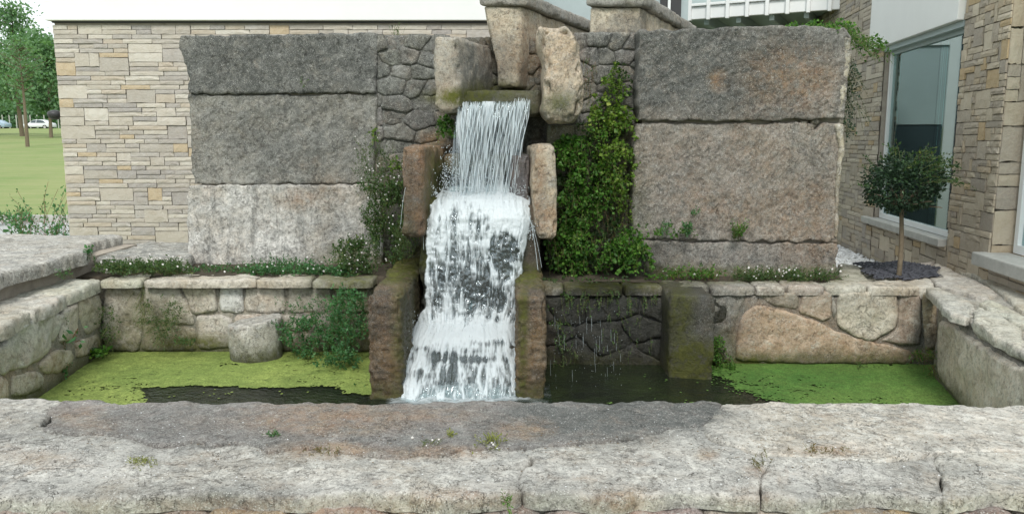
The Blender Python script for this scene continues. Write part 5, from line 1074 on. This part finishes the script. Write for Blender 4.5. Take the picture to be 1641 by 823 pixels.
plant('pellitory_bush', 'dense fresh green bush in the pool corner left of the chute', 'bush', [
  (reg_ell(500, 545, 52, 34, 5.45, 260, .15), up, .12, 10, .020, .3, dict(lw=.6)), (reg_ell(562, 525, 24, 58, 5.35, 220, .15), up, .12, 10, .020, .3, dict(lw=.6)), (reg_ell(545, 580, 36, 14, 5.2, 80, .1), up, .09, 9, .018, .3, dict(lw=.6)), (reg_line(455, 500, 540, 495, 5.5, 60, 8, 8), up, .10, 8, .015, .3, dict(lw=.5)), (reg_line(575, 628, 590, 634, 4.85, 16, 3, 3), up, .06, 8, .016, .3, dict(lw=.5))], 'bushy', 'bushes in the pool')
plant('wispy_weed', 'thin straggly weed hanging on the back pool wall at left', 'weed', [(reg_ell(262, 508, 30, 34, 5.53, 170), (0,-.5,.5), .12, 9, .015, .6, dict(lw=.42)), (reg_line(230, 455, 236, 500, 5.5, 30), (0,-.6,-.2), .12, 8, .012, .4, dict(lw=.3)), (reg_ell(178, 525, 14, 38, 5.53, 60), (0,-.5,.2), .09, 8, .016, .5, dict(lw=.5)), (reg_ell(300, 550, 18, 5, 5.5, 30), up, .05, 7, .014, .3, dict(lw=.6))], 'herb', 'weeds')
plant('thistle', 'tall weed with a broad leaf rooted in the left side wall', 'weed', [(reg_line(104, 590, 104, 560, 5.0, 10, 2, 3, .02), (0,-.2,1), .32, 16, .022, .1, dict(lw=.4, jitter=.12)), (reg_ell(118, 545, 8, 5, 4.95, 3, .02), (.5,-.2,.5), .1, 3, .08, .2, dict(lw=.45)), (reg_ell(85, 560, 8, 6, 4.95, 5, .02), (-.4,-.2,.6), .08, 4, .05, .2, dict(lw=.5)), (reg_ell(100, 600, 14, 8, 4.95, 12, .02), up, .08, 6, .02, .2, dict(lw=.5))], 'bushy', 'weeds', stem='redstem')
plant('water_weed', 'clump of green leaves at the left back corner of the duckweed', 'weed', [(reg_line(145, 570, 176, 566, 5.4, 26, 3, 2), up, .05, 7, .028, .3, dict(lw=.7))], 'fern', 'weeds')
plant('wall_tuft', 'grassy green tuft on the lower joint of the right block wall', 'weed', [(reg_ell(1182, 382, 8, 5, 5.70, 34), (0,-.4,1), .15, 8, .02, .2, dict(lw=.5, jitter=.2))], 'fern', 'tufts on the right block wall')
plant('wall_tuft', 'small dark green tuft near the left end of the lower right joint', 'weed', [(reg_ell(1098, 372, 10, 8, 5.70, 30), up, .08, 7, .018, .2, dict(lw=.6)), (reg_ell(1064, 372, 6, 12, 5.70, 20), up, .07, 7, .016, .2, dict(lw=.6)), (reg_ell(1112, 343, 6, 4, 5.70, 14), up, .05, 6, .014, .2, dict(lw=.6))], 'bushy', 'tufts on the right block wall')
plant('ledge_herbs', 'green herb patch on the ledge below the right block wall', 'plant', [(reg_line(1070, 446, 1150, 448, 5.6, 110, 8, 2, .06), up, .12, 9, .018, .3, dict(lw=.5)), (reg_line(1040, 448, 1075, 450, 5.6, 30, 5, 2), up, .07, 7, .018, .3, dict(lw=.6))], 'fern', 'flowering plants', stem='redstem', flowers=5)
plant('ledge_herbs', 'dark herbs with white daisies at the right end of the ledge', 'plant', [(reg_line(1175, 450, 1325, 450, 5.55, 260, 8, 2, .06), up, .11, 10, .018, .2, dict(lw=.45))], 'herb', 'flowering plants', flowers=34)
plant('fern', 'green fern hanging beside the mossy pillar block in the pool', 'fern', [(reg_ell(1152, 565, 15, 30, 5.3, 90), out, .07, 8, .018, .6, dict(lw=.7)), (reg_ell(1160, 592, 22, 8, 5.2, 40), up, .05, 7, .016, .4, dict(lw=.7))], 'fern', 'small ferns')
plant('fern', 'pale little fern on the dark wall right of the chute', 'fern', [(reg_ell(910, 470, 10, 12, 5.35, 16), out, .05, 6, .018, .6, dict(lw=.8)), (reg_ell(975, 466, 18, 3, 5.3, 12), out, .04, 6, .014, .6, dict(lw=.8)), (reg_ell(895, 530, 12, 30, 5.3, 20), out, .04, 6, .013, .6, dict(lw=.8))], 'herb', 'small ferns')
plant('weed', 'straggly weed in the right corner of the pool', 'weed', [(reg_ell(1478, 566, 18, 7, 5.1, 40), (0,-.6,.3), .09, 8, .016, .5, dict(lw=.4)), (reg_ell(1492, 590, 6, 8, 5.0, 14), (0,-.5,-.2), .07, 6, .014, .5, dict(lw=.4))], 'fern', 'weeds', stem='redstem')
plant('weed', 'little shoot floating in the right duckweed', 'weed', [(reg_ell(1376, 592, 4, 3, 4.95, 8), up, .06, 7, .016, .2, dict(lw=.4))], 'herb', 'weeds')
plant('ivy', 'ivy trailing over the top right corner of the block wall', 'ivy', [(reg_line(1262, 46, 1350, 44, 5.9, 90, 8, 2, .1), (.3,-.3,.3), .08, 8, .02, .4, dict(lw=.75)), (reg_line(1340, 44, 1405, 76, 6.0, 80, 6, 5, .08), (.6,-.2,-.1), .10, 9, .019, .5, dict(lw=.75)), (reg_line(1330, 50, 1395, 72, 5.9, 16, 5, 3), (1,-.1,-.4), .20, 12, .013, .4, dict(lw=.6))], 'fern', 'ivy on the wall')
plant('ivy', 'dark ivy strands hanging down the right end of the block wall', 'ivy', [(reg_line(1362, 95, 1356, 200, 5.95, 60, 5, 4, .05), (.15,-.2,-.9), .14, 10, .018, .2, dict(lw=.7)), (reg_line(1366, 90, 1372, 180, 5.95, 16, 4, 4, .05), (.5,-.1,-1), .2, 9, .012, .1, dict(lw=.6))], 'dark', 'ivy on the wall')
plant('sprig', 'tiny green sprig in the joint of the left block wall', 'weed', [(reg_ell(487, 142, 2, 4, 6.2, 4), up, .09, 7, .016, .2, dict(lw=.4))], 'fern', 'sprigs')
plant('sprig', 'thin grey-green sprig growing on top of the left rubble', 'weed', [(reg_ell(636, 60, 8, 2, 6.3, 12), (0,0,1), .12, 8, .012, .1, dict(lw=.4))], 'herb', 'sprigs')
def ftuft(label, x, y, n, ln_, ls, mat, rx=6, ry=2, flowers=0):
    an = np.array([PZ(x + rng.normal(0, rx), y + rng.normal(0, ry), CZ + .004) for _ in range(n)])
    plant('wall_top_weed', label, 'weed', [(an, (0, -.1, 1), ln_, 6, ls, .2, dict(lw=.3, jitter=.6, spread=.6))], mat, 'weeds on the wall top', flowers=flowers, fsz=.004)
ftuft('grey-green rosette on the dark slab of the front wall', 440, 698, 20, .02, .010, 'bushy', 5)
ftuft('pale yellow lichen-like tuft on the left of the front wall', 228, 741, 40, .016, .008, 'yel', 9, 4)
ftuft('yellow grass tuft with thin stalks in the middle of the front wall', 785, 712, 30, .045, .014, 'yel', 10, 2, 5)
ftuft('small yellowish sprout left of the grass tuft', 722, 700, 14, .022, .012, 'yel', 3)
ftuft('dry white-tipped weed on the dark slab', 686, 712, 10, .035, .007, 'herb', 6, 2, 4)
ftuft('brown dead stalks in the joint at right of the front wall', 1222, 745, 14, .04, .008, 'dry', 8, 6)
ftuft('reddish dry crumbs of leaf by the left crack', 520, 722, 24, .02, .008, 'dry', 14, 3)
ftuft('green sprout at the front edge of the wall in the middle', 815, 806, 10, .03, .012, 'fern', 4)
ftuft('brown scrap of dead plant on the pale slab', 1310, 722, 26, .018, .009, 'dry', 20, 3)

# crumbs of stone, bark and dry leaf lying on the wall top and paving
def crumbs(name, n, fn, size, mat, label, cat):
    VV, FF = [], []
    for i in range(n):
        p = fn(); a = random.uniform(0, 6.28); s_q = size * random.uniform(.4, 1.4); b0 = len(VV)
        for k in range(5): an = a + k * 1.2566; q_ = s_q * random.uniform(.55, 1); VV.append((p[0] + q_ * math.cos(an), p[1] + q_ * math.sin(an) * .6, p[2] + s_q * random.uniform(.1, .5)))
        VV.append((p[0], p[1], p[2] + s_q * .7)); FF += [(b0 + k, b0 + (k + 1) % 5, b0 + 5) for k in range(5)]
    return tag(mesh(name, VV, FF, MT[mat], smooth=False), label, cat, kind='stuff')
crumbs('dry_litter', 420, lambda: PZ(random.choice([130, 330, 520, 640, 820, 960, 1140, 1225, 1330, 1500]) + random.gauss(0, 55), random.choice([712, 724, 702, 740]) + random.gauss(0, 9), CZ + .008), .0035, 'dry', 'brown crumbs of dry leaf scattered along the joints of the front wall', 'litter')
crumbs('stone_crumbs', 500, lambda: PZ(random.uniform(0, 1640), random.uniform(655, 785), CZ + .006), .0030, 'pebble', 'pale grit scattered over the front wall top', 'grit')
# ---- topiary tree
random.seed(15)
tc = PD(1448, 292, 6.15); tb = PZ(1440, 443, CZ)
tp_ = thing('topiary_tree', (tb[0], tb[1], CZ), 'small clipped ball tree with dark leaves standing before the tinted window', 'tree')
tc[1] = tb[1]; tc = PD(1448, 296, tb[1])
P = np.array([[(tb[0] + (tc[0] - tb[0]) * t + .008 * math.sin(t * 5), tb[1], CZ - .03 + (tc[2] - CZ + .03) * t) for t in np.linspace(0, 1, 14)]])
V, Fc = tubes(P, np.linspace(.019, .014, 14)[None], 8); mesh('trunk', V, Fc, MT['bark'], tp_)
br = []
for i in range(16):
    a = U_(0, 6.28); e = U_(-.1, 1); s0 = np.array([tc[0], tc[1], tc[2] - .14]); d = np.array([math.cos(a), math.sin(a), e]); d /= np.linalg.norm(d); br.append([s0 + d * .27 * t for t in np.linspace(0, 1, 5)])
V, Fc = tubes(np.array(br), np.repeat(np.linspace(.008, .003, 5)[None], 16, 0), 5); tag(mesh('limbs', V, Fc, MT['bark'], tp_), kind='stuff')
n = 5200; d = unit(rng.normal(0, 1, (n, 3))); rad = (.55 + .45 * rng.random(n) ** .5); sz = np.array([.25, .25, .19])
lump = 1 + .30 * fbm(d * 2.6 + 5, 3, 90); C = tc + d * sz * (rad * lump)[:, None]; C[:, 2] = np.maximum(C[:, 2], tc[2] - .17 + .02 * rng.normal(0, 1, n))
A = unit(d + rng.normal(0, .7, (n, 3))); Bv = unit(np.cross(A, rng.normal(0, 1, (n, 3)))); l = rng.uniform(.018, .036, n); V, Fc = leaves(C, A, Bv, l, l * .55); mesh('crown', V, Fc, MT['dark'], tp_, rn=np.repeat(rng.random(n), 4), smooth=False)['kind'] = 'stuff'
an = tc + unit(rng.normal(0, 1, (90, 3)) * np.array([1, .8, .4]) + np.array([.5, 0, .8])) * sz * .9
v, f, r_, tv, tf, tpp = sprays(an, unit(an - tc) + np.array([.2, 0, .3]), .2, 14, .022, .35, lw=.55); tag(mesh('shoots', v, f, MT['ivy'], tp_, rn=r_, smooth=False), kind='stuff'); tag(mesh('shoot_stems', tv, tf, MT['stem'], tp_), kind='stuff')

# ================================================================== THE FAR LEFT: lawn, cars, trees, young plants
random.seed(16)
def tree(label, x, D, h, w_, mat='tree', lsz=.3, n=3500, z=None, bare=.25, conif=0, group='trees beyond the lawn', seed=1):
    z0 = float(hz(np.array([x]), np.array([D]))[0]) if z is None else z; r = np.random.default_rng(seed)
    t = thing('tree', (x, D, z0), label, 'tree', group)
    P = np.array([[(x + .15 * math.sin(q * 4 + seed) * w_ * .1, D, z0 - .2 + (h * .96) * q) for q in np.linspace(0, 1, 10)]]); V, Fc = tubes(P, np.linspace(h * .018, h * .003, 10)[None], 8); mesh('trunk', V, Fc, MT['bark'], t)
    nb = 46; br = []; ends = []
    for i in range(nb):
        q = r.uniform(bare, .97); a = r.uniform(0, 6.28); k = (1 - q) if conif else math.sin(math.pi * min(1, (q - bare) / (1 - bare) * .85 + .15)); L_ = w_ * .5 * (k * .95 + .12) * r.uniform(.65, 1.15)
        s0 = np.array([x, D, z0 + h * q * .96]); d = np.array([math.cos(a), math.sin(a), r.uniform(.1, .7)]); pts = [s0 + d * L_ * s for s in np.linspace(0, 1, 6)]; br.append(pts); ends += [(pts[j], L_) for j in (2, 3, 4, 5)]
    V, Fc = tubes(np.array(br), np.repeat(np.linspace(h * .005, h * .0015, 6)[None], nb, 0), 5); tag(mesh('limbs', V, Fc, MT['bark'], t), kind='stuff')
    ce = np.array([e[0] for e in ends]); k = r.integers(0, len(ce), n); C = ce[k] + r.normal(0, 1, (n, 3)) * (w_ * .055 + .02 * h) * np.array([1, 1, .7])
    A = unit(r.normal(0, 1, (n, 3))); Bv = unit(np.cross(A, r.normal(0, 1, (n, 3)))); l = lsz * r.uniform(.6, 1.3, n); V, Fc = leaves(C, A, Bv, l, l * .6)
    tag(mesh('crown', V, Fc, MT[mat], t, rn=np.repeat(np.clip(r.random(n) * .6 + .4 * (k % 7) / 7, 0, 1), 4), smooth=False), kind='stuff')
    return t
def at(px, D): return (px - 820.5) / F * D
tree('big leafy tree with a ragged top rising behind the lawn at far left', at(45, 62) , 62, 10.2, 7.5, lsz=.30, n=4200, seed=3, bare=.25, conif=1)
tree('bushy tree at the left frame edge, left of the big leafy tree', at(-25, 66), 66, 6.0, 6.0, lsz=.34, n=5000, seed=4, bare=.25)
tree('rounded tree tucked against the corner of the stone-clad building', at(92, 58), 58, 7.6, 4.6, lsz=.32, n=5000, seed=5, bare=.25)
tree('slim young tree with a pale thin trunk in front of the lawn cars', at(52, 40), 40, 5.6, 2.0, lsz=.16, n=900, seed=6, bare=.5)
for i, (px_, D_, h_) in enumerate([(-70, 140, 12), (-30, 150, 14), (8, 142, 10), (38, 150, 13), (70, 144, 11), (105, 150, 14), (150, 146, 13), (-120, 148, 15)]):
    tree(['dark far tree well left of the frame edge', 'far tree just left of the frame', 'far tree above the blue car', 'far tree between the two cars', 'far tree above the white car', 'far tree behind the building corner', 'far tree hidden by the building', 'far tree at the extreme left'][i], at(px_, D_), D_, h_, 11, lsz=.9, n=2600, seed=20 + i, bare=.05, group='far trees behind the cars')
hd = thing('hedge', (at(40, 132), 132, 3.4), 'dark green hedge running behind the parked cars', 'hedge')
n = 9000; C = np.c_[rng.uniform(at(-150, 132), at(200, 132), n), rng.uniform(130, 134, n), 3.3 + rng.uniform(0, 4.2, n)]; C[:, 2] += .4 * np.sin(C[:, 0] * .8)
A = unit(rng.normal(0, 1, (n, 3))); Bv = unit(np.cross(A, rng.normal(0, 1, (n, 3)))); l = rng.uniform(.4, .9, n); V, Fc = leaves(C, A, Bv, l, l * .6); tag(mesh('foliage', V, Fc, MT['tree'], hd, rn=np.repeat(rng.random(n) * .7, 4), smooth=False), kind='stuff')
fn = thing('post_fence', (at(40, 126), 126, 3.4), 'row of thin pale posts behind the parked cars', 'fence')
for i in range(14):
    x = at(-40 + i * 11, 126); box('post', x, 126, 3.2, x + .12, 126.12, 5.6, MT['sill'], fn)
def car(label, x, D, z, L_, mat):
    t = thing('parked_car', (x, D, z), label, 'car', 'cars parked beyond the lawn')
    pr = [(-.5,.32),(-.5,.55),(-.47,.72),(-.36,.82),(-.24,.90),(-.12,1.32),(0,1.42),(.16,1.43),(.30,1.30),(.40,.98),(.48,.92),(.5,.7),(.5,.32)]
    wd = [.86,.88,.9,.9,.9,.72,.70,.70,.72,.86,.9,.9,.86]; V = []
    for s in (-1, 1):
        for (u, h), w_ in zip(pr, wd): V.append((x + u * L_, D + s * w_, z + h))
    n = len(pr); Fc = [(i, i + 1, n + i + 1, n + i) for i in range(n - 1)] + [(n - 1, 0, n, 2 * n - 1), tuple(range(n))[::-1], tuple(range(n, 2 * n))]
    o = mesh('body', V, Fc, MT[mat], t); m = o.modifiers.new('bevel', 'BEVEL'); m.width = .06; m.segments = 2
    for s in (-1, 1):
        V = [(x + a * L_, D + s * (.9 - .0) * (1 - .16 * (h - .9) / .5), z + h) for a, h in ((-.20,.93),(-.115,1.27),(.01,1.35),(.01,.93))]; mesh('side_window', V, [(0,1,2,3)], MT['glassd'], t, smooth=False)
        V = [(x + a * L_, D + s * (.9) * (1 - .16 * (h - .9) / .5), z + h) for a, h in ((.03,.93),(.03,1.35),(.15,1.36),(.27,1.25),(.34,.96))]; mesh('side_window', V, [(0,1,2,3,4)], MT['glassd'], t, smooth=False)
        V = [(x + L_ * s * .5 + s * .004, D + d_, z + h) for d_, h in ((-.7,.6),(-.45,.6),(-.45,.74),(-.7,.74))]; mesh('headlight', V, [(0,1,2,3)], MT['lampg'], t, smooth=False)
        for a in (-.31, .31):
            k = 18; V = []; 
            for yy in (-.1, .1):
                for i in range(k): V.append((x + a * L_ + .32 * math.cos(6.283*i/k), D + s * .8 + yy, z + .32 + .32 * math.sin(6.283*i/k)))
            wv_ = mesh('wheel', V, [(i, (i+1)%k, k+(i+1)%k, k+i) for i in range(k)] + [tuple(range(k)), tuple(range(k, 2*k))[::-1]], MT['tyre'], t, smooth=False)
            V = [(x + a * L_ + .2 * math.cos(6.283*i/k), D + s * .905, z + .32 + .2 * math.sin(6.283*i/k)) for i in range(k)]; mesh('rim', V, [tuple(range(k))], MT['sill'], wv_, smooth=False)
    return t
car('white car parked above the lawn next to the building corner', at(73, 119), 119, 3.25, 4.3, 'carw')
car('blue-grey car parked above the lawn at the left frame edge', at(2, 119), 119, 3.25, 4.2, 'carb')
def dshrub(label, px_, py_, D, n, ln_, ls, mat='bushy', rx=10, ry=3):
    an = np.array([[at(px_ + rng.normal(0, rx), D), D + rng.uniform(-.3, .3), .02] for _ in range(n)])
    plant('young_shrub', label, 'shrub', [(an, (0, 0, 1), ln_, 12, ls, .12, dict(lw=.5, jitter=.35, spread=.5))], mat, 'young shrubs by the driveway', stem='redstem')
dshrub('tallest young shrub by the driveway with bare reddish stem', 66, 376, 12.2, 16, .95, .06, rx=4); dshrub('bushy young shrub left of the tallest one', 38, 376, 12.0, 18, .55, .07, rx=6); dshrub('young shrub against the building corner', 98, 372, 12.0, 22, .62, .06, rx=6)
dshrub('low spreading shrub at the far left by the kerb', 18, 352, 14.9, 30, .32, .07, rx=12); dshrub('low ground-hugging greenery along the left slab', 45, 378, 10.8, 120, .22, .05, rx=45)
